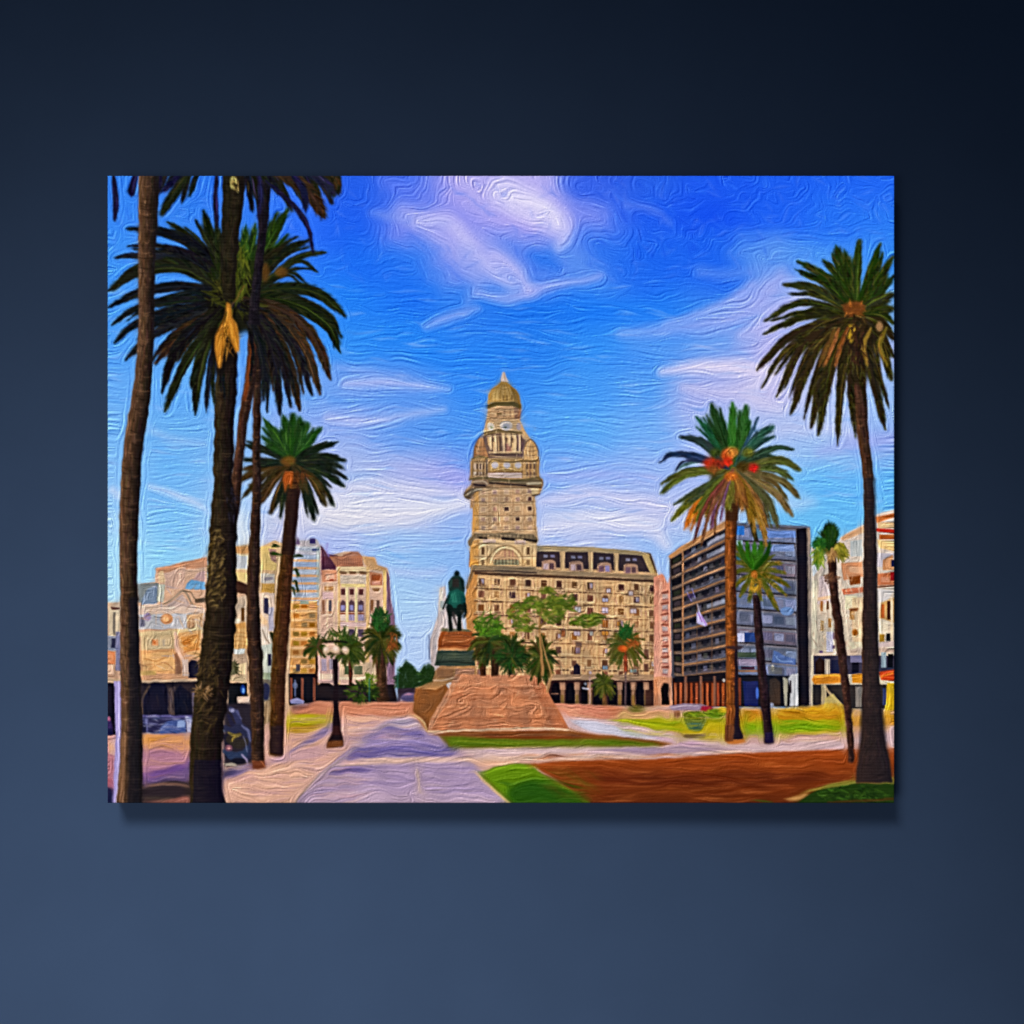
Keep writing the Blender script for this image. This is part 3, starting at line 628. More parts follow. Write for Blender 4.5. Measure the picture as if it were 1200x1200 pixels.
# ---- dark modern block
motif('painted_office_block')
poly([(784,652),(798,641),(850,614),(858,612),(949,617),(950,826),(788,828)], (98,92,100), 1)
f = Q([(799,645),(852,618),(852,788),(799,794)])
qr(f, 0, 0, 1, 1, (84,72,74), 1)
poly([(782,652),(798,640),(850,610),(852,618),(799,647),(786,655)], (196,144,96), 1)
for k in range(11):
    v = k / 11.0
    qr(f, 0, v + .012, 1, v + .045, (34,32,40), .95)
    qr(f, .05, v + .045, 1, v + .075, [(108,104,116),(96,84,90),(86,78,78)][k % 3], .9)
    for j in range(7):
        u = .08 + j * .13; qr(f, u, v + .02, u + .09, v + .06, vary([(70,66,78),(120,120,140),(90,84,84),(46,44,54)][(k * 3 + j * 5) % 4], 6), .75)
    if k in (0,1,5): qr(f, .55, v + .03, .95, v + .06, (172,176,196), .7)
    qr(f, 0, v + .076, 1, v + .09, (176,128,88), .95)
for u in (.33,.66): qr(f, u-.01, .45, u+.01, 1, (134,98,76), .7)
rect(798,646,801,796,(180,128,88),.95)
f = Q([(786,655),(799,648),(799,794),(790,792)])
qr(f, 0, 0, 1, 1, (44,38,42), 1)
for k in range(11): qr(f, .0, k/11+.06, 1, k/11+.085, (140,112,92), .9); qr(f, .15, k/11+.01, .85, k/11+.05, [(60,64,48),(84,70,76),(34,30,36)][k%3], .8)
# flags
poly([(816,718),(819,715),(824,724),(829,732),(826,734),(816,730)], (196,186,226), 1); line([(818,718),(822,728)],1.2,(150,90,176),.8); line([(822,722),(827,732)],1.4,(160,110,200),.8); line([(817,708),(819,716)],1,(190,180,190),.8)
line([(805,694),(810,704)],1.2,(160,150,206),.9); line([(811,690),(814,700)],1.2,(150,140,206),.9); ell(809,698,4,3,(84,66,110),.7)
# right front of the block
f = Q([(862,616),(932,620),(934,800),(862,794)])
qr(f, 0, 0, 1, 1, (112,116,134), 1)
for k in range(9):
    v = k / 9.0
    qr(f, 0, v + .008, 1, v + .09, [(120,132,166),(106,112,138),(122,108,124),(100,108,128)][k % 4], .95)
    for j in range(5): qr(f, .06 + j*.19, v+.02, .22 + j*.19, v+.07, vary([(150,160,196),(90,98,126),(130,138,160)][(k*2+j)%3], 9), .7)
    qr(f, 0, v + .092, 1, v + .104, (52,48,58), .95); qr(f, 0, v + .104, 1, v + .112, (150,140,146), .7)
rect(861,616,872,627,(54,128,216),1); rect(882,620,894,631,(90,130,156),1); rect(861,633,870,642,(160,190,206),.95); ell(866,652,5,4,(60,130,150),.9)
rect(899,622,932,630,(112,148,218),.9); rect(902,638,930,646,(134,160,214),.9); ell(922,716,8,5,(112,150,206),.85)
rect(861,742,872,752,(194,196,226),1); rect(872,741,885,752,(50,78,144),1); rect(861,764,886,770,(74,90,70),.9); rect(862,772,888,780,(168,150,176),.9); rect(868,781,884,784,(80,40,60),.9); line([(862,786),(888,786)],2.4,(146,104,78),.9)
poly([(904,776),(906,762),(912,764),(918,768),(932,772),(932,779)], (96,124,186), .9); line([(908,768),(914,774),(928,775)],1,(150,180,226),.8)
poly([(933,620),(946,618),(948,828),(936,828)], (34,30,42), 1); poly([(945,618),(949,617),(952,740),(953,828),(948,828)], (150,136,124), .95)
line([(858,613),(900,616),(948,618)],2,(110,124,150),.9)
# ground storey with orange posts
poly([(788,794),(852,790),(852,828),(788,828)], (70,34,28), 1); poly([(790,793),(852,787),(852,797),(790,799)], (40,34,40), 1)
for x in np.arange(790, 852, 6.2): poly([(x,800),(x+2.8,800),(x+3,827),(x,827)], vary((186,92,50), 8), .95)
for x in (803,821,837): rect(x-1.5,792,x+1.5,828,(150,98,76),.9)
poly([(861,790),(936,792),(936,828),(861,828)], (34,34,44), 1); poly([(870,798),(888,798),(888,827),(872,827)], (38,46,104), 1); ell(887,812,1.8,7,(80,120,214),1); rect(865,794,868,826,(130,64,44),1)
ell(905,783,2,4,(222,214,196),1); poly([(899,780),(916,782),(916,790),(900,790)],(110,110,108),.7); poly([(902,796),(908,794),(914,800),(914,826),(900,826)],(70,56,50),1)
poly([(917,793),(923,795),(922,827),(919,827)], (176,170,150), 1); poly([(923,795),(927,790),(935,789),(935,827),(925,827),(926,808)], (200,200,202), 1); rect(925,797,927,812,(60,50,60),.9)
ell(848,797,1.8,2,(200,190,180),1); ell(904,826,2.5,3,(150,160,190),.9)
# ---- right-hand white and terracotta building
motif('painted_balcony_building')
poly([(950,640),(965,650),(990,626),(1012,614),(1028,602),(1048,597),(1048,836),(950,836)], (222,204,192), c2=(206,190,160))
poly([(984,630),(1012,616),(1012,624),(988,634)], (226,178,136), .95); poly([(996,634),(1010,632),(1010,652),(996,652)], (190,196,196), .9)
poly([(950,648),(960,640),(962,664),(952,676)], (200,210,216), .95)
poly([(1025,606),(1048,601),(1048,606),(1027,613)], (218,130,70), 1); rect(1028,612,1048,619,(232,190,140),1); poly([(1026,619),(1048,620),(1048,625),(1026,623)], (214,60,38), 1); rect(1030,626,1048,632,(190,104,46),1)
poly([(1027,632),(1048,634),(1048,646),(1030,642)], (236,196,130), .9); rect(1027,648,1048,664,(206,196,204),.9); poly([(1034,656),(1046,650),(1048,668),(1034,668)],(214,150,100),.9); rect(1044,656,1048,664,(40,50,90),1)
poly([(1028,672),(1048,670),(1048,685),(1028,686)], (218,130,84), 1); rect(1043,670,1048,680,(170,36,40),1); rect(1032,676,1042,682,(238,160,120),.9); line([(1028,688),(1048,686)],2,(130,70,40),.9)
poly([(1028,690),(1048,692),(1040,702),(1028,706)], (222,214,210), .95); poly([(1032,706),(1048,700),(1048,730),(1030,724)],(206,160,96),.95); rect(1032,708,1036,724,(196,108,54),1); rect(1039,704,1043,726,(90,50,36),1); rect(1043,700,1046,752,(240,216,180),.9)
rect(1028,728,1040,744,(226,212,186),.9); rect(1030,743,1036,752,(176,134,40),1); rect(1038,742,1043,752,(44,56,56),1); poly([(1028,753),(1048,750),(1048,758),(1028,760)],(226,200,190),1); rect(1028,760,1048,764,(96,56,44),1)
poly([(985,660),(1010,658),(1011,676),(988,680)], (220,154,110), 1); poly([(994,664),(1010,664),(1010,672),(995,670)], (232,180,140), .9); poly([(994,676),(1008,674),(1008,684),(996,686)], (150,80,30), 1)
poly([(986,690),(1012,688),(1012,694),(988,697)], (216,128,92), 1); rect(990,698,1004,714,(232,222,186),1); rect(998,700,1011,752,(230,196,150),.7); poly([(994,713),(1006,712),(1004,716),(996,717)],(150,92,50),.9)
rect(995,716,1001,726,(196,150,96),1); ell(1001.5,741,3.4,4,(166,106,40),1); rect(993,752,1012,762,(224,212,180),1); rect(996,762,1010,766,(110,80,50),.9)
poly([(960,676),(972,672),(978,690),(976,706),(958,708)], (220,198,196), .95); line([(962,700),(964,680),(970,676),(974,692)],1.3,(180,160,160),.8)
poly([(958,700),(976,697),(977,701),(958,704)],(236,196,160),1); rect(961,704,964,716,(176,116,60),.95); rect(968,704,971,714,(120,84,54),.95)
for (x,y,w,h,c) in ((963,733,4,12,(196,160,110)),(972,730,4,11,(176,124,60)),(978,745,7,8,(150,116,126)),(962,764,4,3,(120,90,140)),(976,758,4,4,(96,70,100))): rect(x-w/2,y-h/2,x+w/2,y+h/2,c,.95)
rect(968,740,976,764,(206,206,240),.7); rect(951,680,957,760,(226,218,190),.7)
streaks(120,(952,676,1012,760),[(240,226,200),(180,150,130),(216,176,150)],(4,10),1.1,1.5,.5,14,sp=.5)
poly([(952,766),(976,764),(1012,758),(1048,758),(1048,764),(1010,768),(976,770),(956,772)],(216,190,170),.9)
rect(953,768,1048,790,(70,64,84),1); poly([(955,790),(955,776),(960,770),(966,774),(966,790)],(60,40,36),1); rect(966,772,972,790,(196,180,160),.95); rect(974,773,984,789,(44,46,76),1); rect(996,768,1010,776,(140,134,170),.9); rect(998,776,1006,788,(34,32,48),1); rect(1032,764,1038,782,(150,170,180),.9); rect(1040,766,1046,782,(30,30,38),1)
poly([(951,796),(954,791),(985,789),(986,800),(954,802)], (214,136,36), 1); line([(955,793),(975,791),(985,792)],2.2,(236,176,60),.9); poly([(998,790),(1012,789),(1012,800),(998,800)],(220,146,32),1); poly([(1030,787),(1048,784),(1048,798),(1032,797)],(206,76,32),1); line([(1032,793),(1046,788)],2,(232,130,40),.9)
rect(952,802,1048,830,(60,54,54),1); rect(962,802,968,826,(190,170,130),.95); line([(966,804),(972,812),(984,824)],3,(206,176,130),.9); poly([(966,818),(976,812),(988,828),(966,828)],(206,184,110),.9); rect(1002,804,1010,828,(150,140,130),.9); poly([(1039,800),(1048,800),(1048,836),(1036,836)],(226,184,30),1); rect(1034,806,1038,826,(70,80,120),.95)

# ---- the square
motif('painted_paving'); PAV = cur[0]
GP = [(126,862),(160,858),(232,862),(310,850),(345,826),(372,823),(470,822),(560,822),(700,826),(790,828),(1048,832),(1048,942),(126,942)]
poly(GP, (214,170,150), c2=(206,164,156))
poly([(126,862),(232,858),(232,942),(126,942)], (206,150,130), 1, c2=(170,120,140))
poly([(161,860),(226,862),(226,880),(161,876)], (226,166,110), .9); poly([(160,861),(200,861),(180,870),(160,872)], (226,160,60), .8)
poly([(160,876),(226,880),(226,898),(160,912)], (190,140,160), .9); poly([(160,906),(200,898),(228,890),(228,902),(190,912),(160,918)], (116,84,150), .9); poly([(190,910),(228,896),(228,914),(160,922),(160,916)],(96,84,130),.8)
poly([(160,920),(200,914),(228,916),(228,942),(160,942)], (56,46,52), 1); line([(162,924),(190,918),(226,921)],3,(160,120,100),.8); poly([(160,940),(200,936),(228,930),(228,942)],(170,110,96),.9); line([(164,934),(200,936)],2.4,(96,84,66),.8)
poly([(126,874),(142,872),(142,926),(126,926)], (190,130,140), 1); rect(128,866,136,884,(222,176,146),1); poly([(126,922),(140,924),(140,942),(126,942)],(34,36,70),1); rect(126,912,138,922,(170,90,100),.8)
poly([(262,892),(330,872),(345,832),(380,826),(470,824),(600,824),(600,942),(262,942)], (226,180,154), 1)
# lawn, kerb, shade on the promenade
poly([(340,834),(362,824),(372,821),(420,822),(486,823),(488,838),(420,839),(392,841),(340,838)], (206,138,108), 1); poly([(342,828),(356,825),(366,823),(360,830),(340,834)],(150,100,90),.9)
for x in (385,400,427,450,478): line([(x,824),(x+1,837)],1.4,(228,170,140),.7)
poly([(336,838),(360,836),(392,838),(390,846),(366,857),(336,858)], (184,176,20), 1); poly([(336,852),(370,848),(385,848),(362,858),(336,860)], (176,136,40), .9)
line([(336,842),(360,840),(386,843)],2.2,(200,196,40),.8); line([(336,848),(362,849),(380,846)],1.4,(120,120,16),.7)
poly([(334,884),(345,876),(366,862),(388,847),(392,848),(390,857),(370,868),(345,880),(334,890)], (132,118,160), .95)
poly([(262,906),(268,900),(300,894),(330,886),(345,888),(300,900),(266,914)], (120,106,150), .95); poly([(262,904),(280,896),(275,908),(262,912)],(70,66,104),.9)
poly([(264,915),(320,900),(372,892),(400,880),(345,942),(264,942)], (230,184,160), .9)
poly([(300,893),(345,880),(400,866),(420,870),(380,885),(330,895)], (206,168,176), .8)
# lavender path
poly([(345,942),(372,908),(400,884),(428,862),(446,846),(470,840),(494,842),(506,858),(530,876),(560,898),(600,942)], (180,158,186), 1)
poly([(428,862),(446,848),(470,842),(492,845),(498,852),(470,852),(440,862)], (190,180,186), .8)
poly([(436,856),(450,850),(470,853),(492,856),(500,864),(470,864),(440,864),(430,868)], (114,104,162), .9)
poly([(426,868),(460,866),(508,866),(500,872),(440,872),(420,874)], (150,136,186), .9)
poly([(410,882),(422,875),(450,874),(520,872),(540,878),(530,886),(470,886),(420,888),(406,890)], (98,90,150), .95)
line([(420,877),(470,876),(500,880),(520,876)],1.3,(150,136,190),.8)
poly([(402,892),(430,888),(500,887),(560,886),(566,892),(500,893),(430,896),(398,898)], (226,190,170), .9)
poly([(388,902),(410,896),(440,898),(430,904),(392,908),(380,912)], (112,98,152), .9)
line([(345,941),(366,916),(390,896),(410,882),(440,858),(456,848)], 1.6, (140,130,100), .75)
line([(487,888),(489,905),(492,925),(496,941)], 3.6, (206,180,170), .95, .8); line([(484.5,888),(486.5,905),(489,925),(493,941)], .9, (120,100,120), .7); line([(490,888),(492,905),(496,925),(499,941)], .9, (120,100,110), .7)
poly([(352,934),(400,926),(480,928),(560,930),(585,941),(346,942)], (200,176,190), .6)
LV = [(206,180,196),(140,120,168),(170,148,184),(222,196,190),(120,106,160)]
streaks(170,(400,844,560,888),LV,(14,50),1.5,-.01,.55,140,sp=.05); streaks(150,(352,890,580,941),LV,(14,46),1.5,-.02,.35,141,sp=.08)
PK = [(238,196,170),(206,156,150),(190,150,170),(244,206,180),(176,140,160)]
streaks(190,(264,864,420,941),PK,(12,40),1.5,-.12,.5,142,sp=.12); streaks(90,(340,838,480,866),PK,(12,34),1.4,-.03,.5,143,sp=.08)
streaks(70,(162,862,226,914),[(232,180,140),(170,120,160),(206,150,130),(150,110,150)],(10,30),1.5,-.05,.55,144)
streaks(60,(380,823,486,838),[(230,168,136),(186,116,90),(212,150,124)],(10,28),1.4,0,.6,145)
poly([(345,941),(352,934),(366,920),(390,900),(400,892),(372,924),(356,942)], (150,132,150), .4, 1.5)
# right of the monument: white path, terracotta band, lawns
poly([(486,823),(500,823),(500,858),(486,838)], (190,130,90), 1)
poly([(650,824),(708,826),(716,834),(724,842),(700,842),(664,840),(654,832)], (216,142,118), 1)
for k in range(4): line([(655+k*6,826),(662+k*5,836),(680+k*7,841)], 1.2, (238,180,150), .7)
poly([(708,826),(730,828),(728,838),(716,838)], (196,120,84), .9)
poly([(656,838),(700,842),(730,846),(770,856),(820,866),(860,872),(1000,866),(1048,850),(1048,880),(880,888),(700,892),(560,890),(540,878),(760,874),(790,872),(740,866),(690,858),(662,852)], (212,184,184), 1)
poly([(662,842),(700,845),(740,856),(780,866),(740,864),(690,856)], (206,206,222), .9); poly([(760,862),(800,866),(830,872),(800,874)],(206,166,196),.7)
poly([(560,884),(700,882),(850,876),(870,882),(700,890),(560,892)], (222,186,160), .7); poly([(700,878),(790,874),(860,878),(760,884)],(150,128,160),.7)
poly([(730,832),(790,834),(800,838),(740,842),(720,840)], (206,170,110), .9)
poly([(714,843),(760,841),(800,841),(990,842),(988,850),(1000,856),(870,860),(868,868),(830,866),(800,858),(760,853),(740,848)], (166,168,30), 1)
poly([(790,850),(868,846),(870,868),(830,868),(796,858)], (206,176,28), .85, 2); poly([(872,846),(930,842),(985,852),(940,858),(872,862)], (124,164,28), .9)
line([(720,844),(760,848),(800,855)],2,(190,200,40),.8); line([(872,864),(930,860),(1000,856)],2.2,(186,160,40),.8); line([(740,844),(790,850)],1.1,(90,120,20),.7)
streaks(60,(730,843,985,862),[(200,206,40),(90,140,16),(220,190,50)],(12,34),1.4,.08,.55,15)
motif('painted_hedge'); poly([(858,842),(862,832),(900,832),(930,829),(960,826),(975,824),(988,830),(1000,840),(1048,836),(1048,850),(1000,850),(988,843),(930,843),(870,844)], (206,150,34), 1)
line([(880,834),(930,832),(970,829),(986,834)],2.2,(228,190,50),.8); line([(890,840),(940,839),(985,840)],1.5,(170,100,30),.8); ell(888,836,10,4.5,(226,116,40),.95); ell(876,837,6,4,(128,126,30),.9)
dabs(90,930,836,70,6,[(240,200,60),(190,120,30),(150,120,30),(226,160,40)],6,2.2,ang=-.3,seed=161,a=.6); dabs(40,976,830,14,5,[(230,200,70),(200,150,40)],6,2,ang=-1,seed=162,a=.7)
line([(995,846),(1046,848)],2,(206,130,30),.8)
poly([(734,834),(737,828),(748,825),(756,830),(758,835)], (96,96,32), 1)
motif('painted_car'); poly([(784,827),(800,824),(820,824),(830,827),(830,832),(786,832)], (150,130,150), 1); poly([(820,832),(822,827),(832,827),(836,830),(828,834)], (160,38,60), 1); line([(786,829),(800,827),(818,826)],1.4,(206,190,200),.8)
motif('painted_shrub'); ell(812,837,13,4.5,(116,122,36),1); ell(838,836,12,5.5,(106,140,34),1); rect(789,833,797,840,(136,96,66),1); ell(846,832,6,4,(214,180,40),.9); dabs(60,826,836,22,4,[(84,110,28),(150,160,40),(120,140,36)],5,1.5,ang=0,seed=16)
motif('painted_planter'); poly([(802,845),(827,845),(822,856),(807,856)], (64,96,84), 1); ell(814,862,14,3,(104,84,58),.9); poly([(801,842),(828,842),(826,847),(803,847)],(110,120,50),1); line([(806,848),(822,848)],1.2,(96,130,110),.8)
motif('painted_paving'); streaks(200,(560,860,1046,888),[(226,200,206),(176,150,176),(206,176,190),(232,206,190),(160,136,160)],(14,54),1.5,-.02,.5,146,sp=.05)
streaks(60,(656,826,790,842),[(236,170,140),(196,130,104),(222,190,150)],(10,30),1.4,.06,.5,147)
streaks(90,(862,828,1046,842),[(236,196,70),(170,100,26),(214,160,40),(190,150,50)],(8,24),1.5,0,.5,148,sp=.2)
streaks(60,(790,846,870,868),[(210,190,60),(150,140,20),(190,200,60)],(10,24),1.4,0,.5,149)
# brown bed and lawns at the front
motif('painted_flower_bed')
poly([(620,895),(650,892),(700,890),(760,889),(800,887),(850,883),(920,880),(980,878),(1048,876),(1048,942),(690,942),(660,920),(640,906)], (178,88,36), 1, c2=(98,46,22))
poly([(680,908),(730,902),(800,906),(900,904),(990,910),(900,922),(760,922),(700,918)], (98,42,22), .85, 3); poly([(640,900),(680,898),(760,900),(700,908),(660,910)],(120,56,26),.7)
streaks(240,(625,884,1046,940),[(190,104,50),(96,40,20),(140,66,30),(206,124,66)],(14,50),1.6,-.02,.5,17)
poly([(918,936),(940,930),(960,930),(950,935),(925,939)], (196,150,90), .9); line([(885,937),(905,940)],2,(60,100,30),.8)
motif('painted_lawn')
poly([(560,906),(580,898),(606,894),(622,896),(634,906),(650,914),(668,924),(694,942),(596,942)], (112,148,28), 1)
poly([(592,938),(598,922),(620,912),(645,915),(668,928),(690,942),(594,942)], (46,90,24), .95, 2.5)
line([(566,906),(590,899),(620,899)],3,(140,176,40),.8); line([(558,905),(575,922),(597,941)],3,(226,190,146),1,.8); line([(562,904),(580,922),(602,941)],1,(110,90,50),.7)
streaks(60,(640,900,700,940),[(150,84,36),(70,100,26),(110,60,26)],(10,30),2,.6,.5,160)
streaks(50,(590,915,680,940),[(30,70,20),(70,120,30)],(12,30),1.6,.3,.5,18)
motif('painted_lawn')
poly([(512,860),(530,857),(600,856),(668,856),(700,860),(790,870),(775,874),(640,874),(528,876),(520,868)], (140,84,40), 1)
poly([(516,864),(530,862),(560,864),(640,866),(720,866),(774,871),(770,874),(640,874.5),(530,876)], (96,122,30), 1, 1.5); line([(530,868),(600,870),(700,871)],1.6,(140,150,40),.8)
poly([(560,858),(640,857),(700,862),(640,866),(570,864)],(126,58,28),.8)
motif('painted_shrub')
poly([(930,942),(955,926),(975,918),(1010,914),(1048,916),(1048,942)], (40,64,24), 1); poly([(935,930),(950,924),(990,914),(1030,914),(1048,910),(1048,918),(1000,918),(965,924)], (150,140,60), .85)
dabs(120,1000,930,46,10,[(30,52,22),(60,90,30),(44,70,24)],9,2,ang=0,seed=19); line([(970,940),(1046,936)],3,(90,56,26),.7)

# ---- monument
motif('painted_monument'); MON = cur[0]
poly([(487,806),(494,804),(522,800),(528,812),(506,852),(500,857),(496,842),(484,834)], (150,94,50), 1); poly([(486,806),(508,798),(526,800),(510,808)], (190,140,90), .8)
line([(494,812),(506,811)],1.2,(124,74,38),.6); line([(490,824),(504,826)],1.2,(120,72,38),.6); line([(500,856),(497,846),(486,838)],2,(236,196,140),.9)
poly([(510,786),(516,780),(557,779),(559,790),(536,796),(522,802),(505,805)], (176,130,84), 1); rect(512,783,532,794,(150,104,72),.7); rect(534,783,556,790,(170,124,104),.8); line([(508,797),(520,797),(534,793)],1.6,(222,184,150),.9)
poly([(513,762),(556,761),(557,780),(509,780)], (66,78,66), 1); poly([(511,766),(530,764),(556,767),(556,771),(512,772)],(88,100,80),.6); line([(512,776),(530,775),(555,777)],1.3,(40,48,42),.8)
poly([(516,741),(520,738),(552,739),(557,745),(557,761),(513,761),(514,748)], (168,92,46), 1); line([(518,750),(536,752),(554,748)],1.3,(206,130,76),.8); line([(516,757),(540,756),(555,758)],1.3,(112,54,28),.8); line([(518,745),(536,744),(552,746)],1.2,(130,70,40),.8)
rect(513,759.5,557,762,(222,160,100),.8); poly([(518,736),(548,737),(552,740),(516,740)],(120,112,84),.95)
poly([(534,791),(536,790),(631,791),(634,796),(668,856),(640,854),(500,858),(508,842),(522,814)], (212,142,102), 1, c2=(196,126,86))
poly([(534,791),(521,815),(505,842),(500,857),(504,857),(528,815),(540,793)], (196,140,106), .9); poly([(632,793),(668,856),(650,855),(622,800)], (190,114,76), .7)
for k in range(4): y = 803 + k * 13; line([(527 - k*7, y),(570,y-1),(635 + k*8,y+1)], 1.3, (176,106,70) if k % 2 else (236,170,126), .7)
for k in range(16): x, y = rs.uniform(515,650), rs.uniform(797,852); line([(x,y),(x+rs.uniform(-8,12),y+rs.uniform(-6,9))],1.2,vary([(240,178,134),(164,96,62)][k%2],8),.6)
line([(502,857),(560,855),(620,853),(666,855)],2.4,(232,196,160),.9); poly([(500,859),(668,858),(700,863),(520,862)],(150,96,56),.7)
for k in range(9):
    y = 800 + k * 6; xl, xr = 531 - k * 3.3, 634 + k * 3.2
    line([(xl,y),(xr,y)],.9,(160,92,58) if k % 2 else (232,160,116),.45)
    for j in range(6):
        x = xl + (xr - xl) * (j + .5 * (k % 2) + .3) / 6.3; line([(x,y),(x+(j-3)*.6,y+6)],.9,(164,96,62),.4)
motif('painted_rider_statue')
GR, GD, GH = (38,60,56), (24,36,34), (34,92,82)
ell(535.5,672,3.1,3.6,GD); poly([(526,690),(525,682),(529,676),(534,674),(539,675),(544,680),(545,693),(543,695),(527,693)], GR, 1); rect(530,678,538,688,(56,46,44),.8)
poly([(524,700),(526,693),(536,690),(544,694),(546,702),(544,712),(540,716),(528,716),(524,710)], GH, 1); poly([(528,696),(534,693),(536,706),(530,706)],(54,126,108),.8); poly([(540,694),(546,702),(545,714),(540,712)],(26,74,76),.9)
poly([(525,706),(530,712),(542,712),(545,708),(546,716),(540,722),(529,722),(524,716)], GD, .95); poly([(546,706),(547,714),(543,718),(541,712)],(30,40,38),1)
line([(524,702),(521,709),(519.5,713)],[3,2,2.4],(40,44,40)); rect(531,720,535,734,(190,176,170),.9,tag=False); line([(527,712),(527.5,726),(528.5,737)],[8,4,4.6],GD); line([(539.5,712),(538.5,726),(538.5,737)],[9,4.6,5.6],GD); line([(544,708),(546,718),(544,724)],[4,3,2],GD); line([(526,698),(524,706)],[3,3],(38,66,62)); line([(529,680),(527,688)],[3,3],(58,86,80),.9); line([(541,680),(543,689)],[3,3],(26,42,42),.9); line([(531,716),(532,724)],[3,1.5],GD,.8); line([(531,718),(535,732)],[3,2],(70,60,60),.8); line([(541,716),(544,722)],[3,1.4],(60,60,54),.8)
# ---- middle distance palms and trees
def far_palm(cx, cy, r, ry, seed, n=30, cols=((40,66,22),(84,106,36),(58,84,28)), wd=3.0, low=.9, fruit=None, name='painted_palm', stem=None):
    motif(name)
    if stem: trunk(stem[0], stem[1], stem[2], seed, .3)
    r_ = np.random.RandomState(seed)
    n = int(n * 1.7)
    for i in r_.permutation(n):
        t = -math.pi / 2 + (i - n / 2) / n * 2 * math.pi * low + r_.normal(0, .08); L = r_.uniform(.6, 1.05)
        dx, dy = r * math.cos(t) * L, ry * math.sin(t) * L
        drop = .34 * r * (1 - abs(math.sin(t)) * .6)
        frond([(cx, cy), (cx + dx * .55, cy + dy * .6), (cx + dx, cy + dy + drop)], wd * r_.uniform(.5, .9), [cols[r_.randint(len(cols))], cols[r_.randint(len(cols))]], .6)
    if fruit: ell(fruit[0], fruit[1], fruit[2], fruit[3], (206,84,36), .85, .9); ell(fruit[0] + 2, fruit[1] - 1, fruit[2] * .5, fruit[3] * .6, (226,120,50), .8)
BR = [(92,58,38),(74,46,32),(46,30,26)]
far_palm(447,748,25,34,31,34,((40,50,24),(88,84,36),(60,66,28)),4.4,.95,stem=([(447,752),(447,790),(449,821)],(11,11,14),[(96,66,46),(74,50,36),(44,32,30)]))
dabs(90,447,728,10,12,[(44,90,40),(34,64,34)],8,2.2,ang=-1.57,seed=32); dabs(30,460,750,6,10,[(150,84,44),(120,70,36)],7,1.6,ang=1.6,seed=33)
far_palm(372,758,17,16,34,22,((40,64,28),(66,78,32),(90,60,40)),3.2,.9,stem=([(371,760),(371,785),(371,802)],(2,2,2),[(60,36,30),(50,30,28)]))
far_palm(409,760,21,22,35,28,((44,62,28),(76,86,34),(60,70,30)),3.6,.95,stem=([(411,765),(411,785),(411,806)],(4,3.4,3.4),[(80,44,34),(60,34,30)]))
dabs(70,400,748,20,8,[(56,84,34),(46,68,30),(84,90,40)],8,2,ang=-1.5,seed=36)
motif('painted_shrub'); dabs(110,425,810,18,10,[(44,66,26),(80,100,36),(30,44,24)],6,2.4,seed=37); dabs(30,434,798,6,8,[(110,130,40),(84,110,34)],6,2,ang=-1.5,seed=38)
line([(433,796),(433,822)],1.5,(50,110,110),.9,tag=False); line([(466,782),(466,806)],1.4,(60,120,110),.8,tag=False)
# trees in front of the palace
for (cx, cy, r, ry, sd, stem) in ((574,752,26,30,41,([(568,760),(566,778),(566,791)],(7,6,7),BR)),(600,764,22,26,42,([(582,762),(580,778),(580,791)],(9,8,8),[(70,46,34),(50,34,28)])),(634,770,20,30,43,([(632,775),(631,790)],(4,4),BR))):
    far_palm(cx, cy, r, ry, sd, 32, ((44,64,28),(84,88,38),(34,46,24),(70,62,32)), 4.6, .98, stem=stem)
dabs(90,570,734,18,12,[(88,126,36),(62,98,32)],9,2.6,ang=-.5,seed=44,a=.7); dabs(60,600,770,16,12,[(38,76,32),(32,56,28)],9,2.4,seed=45)
motif('painted_tree')
line([(636,790),(634,760),(632,730),(638,706)],[4,3,2.4,1.2],(166,124,78),.95); line([(641,810),(646,790),(640,770),(634,745)],[3,2.4,2,1.4],(176,134,90),.9); line([(640,806),(648,790)],2,(190,150,110),.8); line([(632,735),(652,715),(672,702)],[2,1.4,1],(130,104,50),.8)
for (cx, cy, rx, ry, n, sd) in ((606,718,12,12,46,51),(622,708,14,10,44,52),(640,712,16,10,60,53),(655,704,18,7,60,54),(640,692,8,4,20,55),(660,712,12,5,26,56),(684,728,18,7,60,57),(696,722,8,4,20,58),(612,732,14,9,40,59),(648,724,12,7,30,60)):
    dabs(n,cx,cy,rx,ry,[(92,116,36),(66,88,32),(128,134,50),(84,96,36)],7,3.4,ang=-.15,seed=sd,a=.62)
far_palm(733,756,27,27,46,34,((58,80,32),(98,98,44),(84,80,36)),3.0,.92,fruit=(730,760,6,4),stem=([(733,762),(733,775),(733,788)],(4,4,4),[(150,70,44),(110,56,40)]))
dabs(60,733,742,8,8,[(36,90,44),(44,80,36)],8,2,ang=-1.57,seed=47); dabs(24,741,754,6,4,[(176,96,50),(140,84,40)],5,2,seed=48)
far_palm(708,802,16,18,49,26,((80,88,34),(108,104,44),(60,70,30)),2.8,.95,stem=([(708,800),(708,815),(709,826)],(4,4,5),[(150,110,60),(100,66,44)]))
motif('painted_flagpole'); line([(733,788),(733,828)],2.2,(112,90,90),.9)
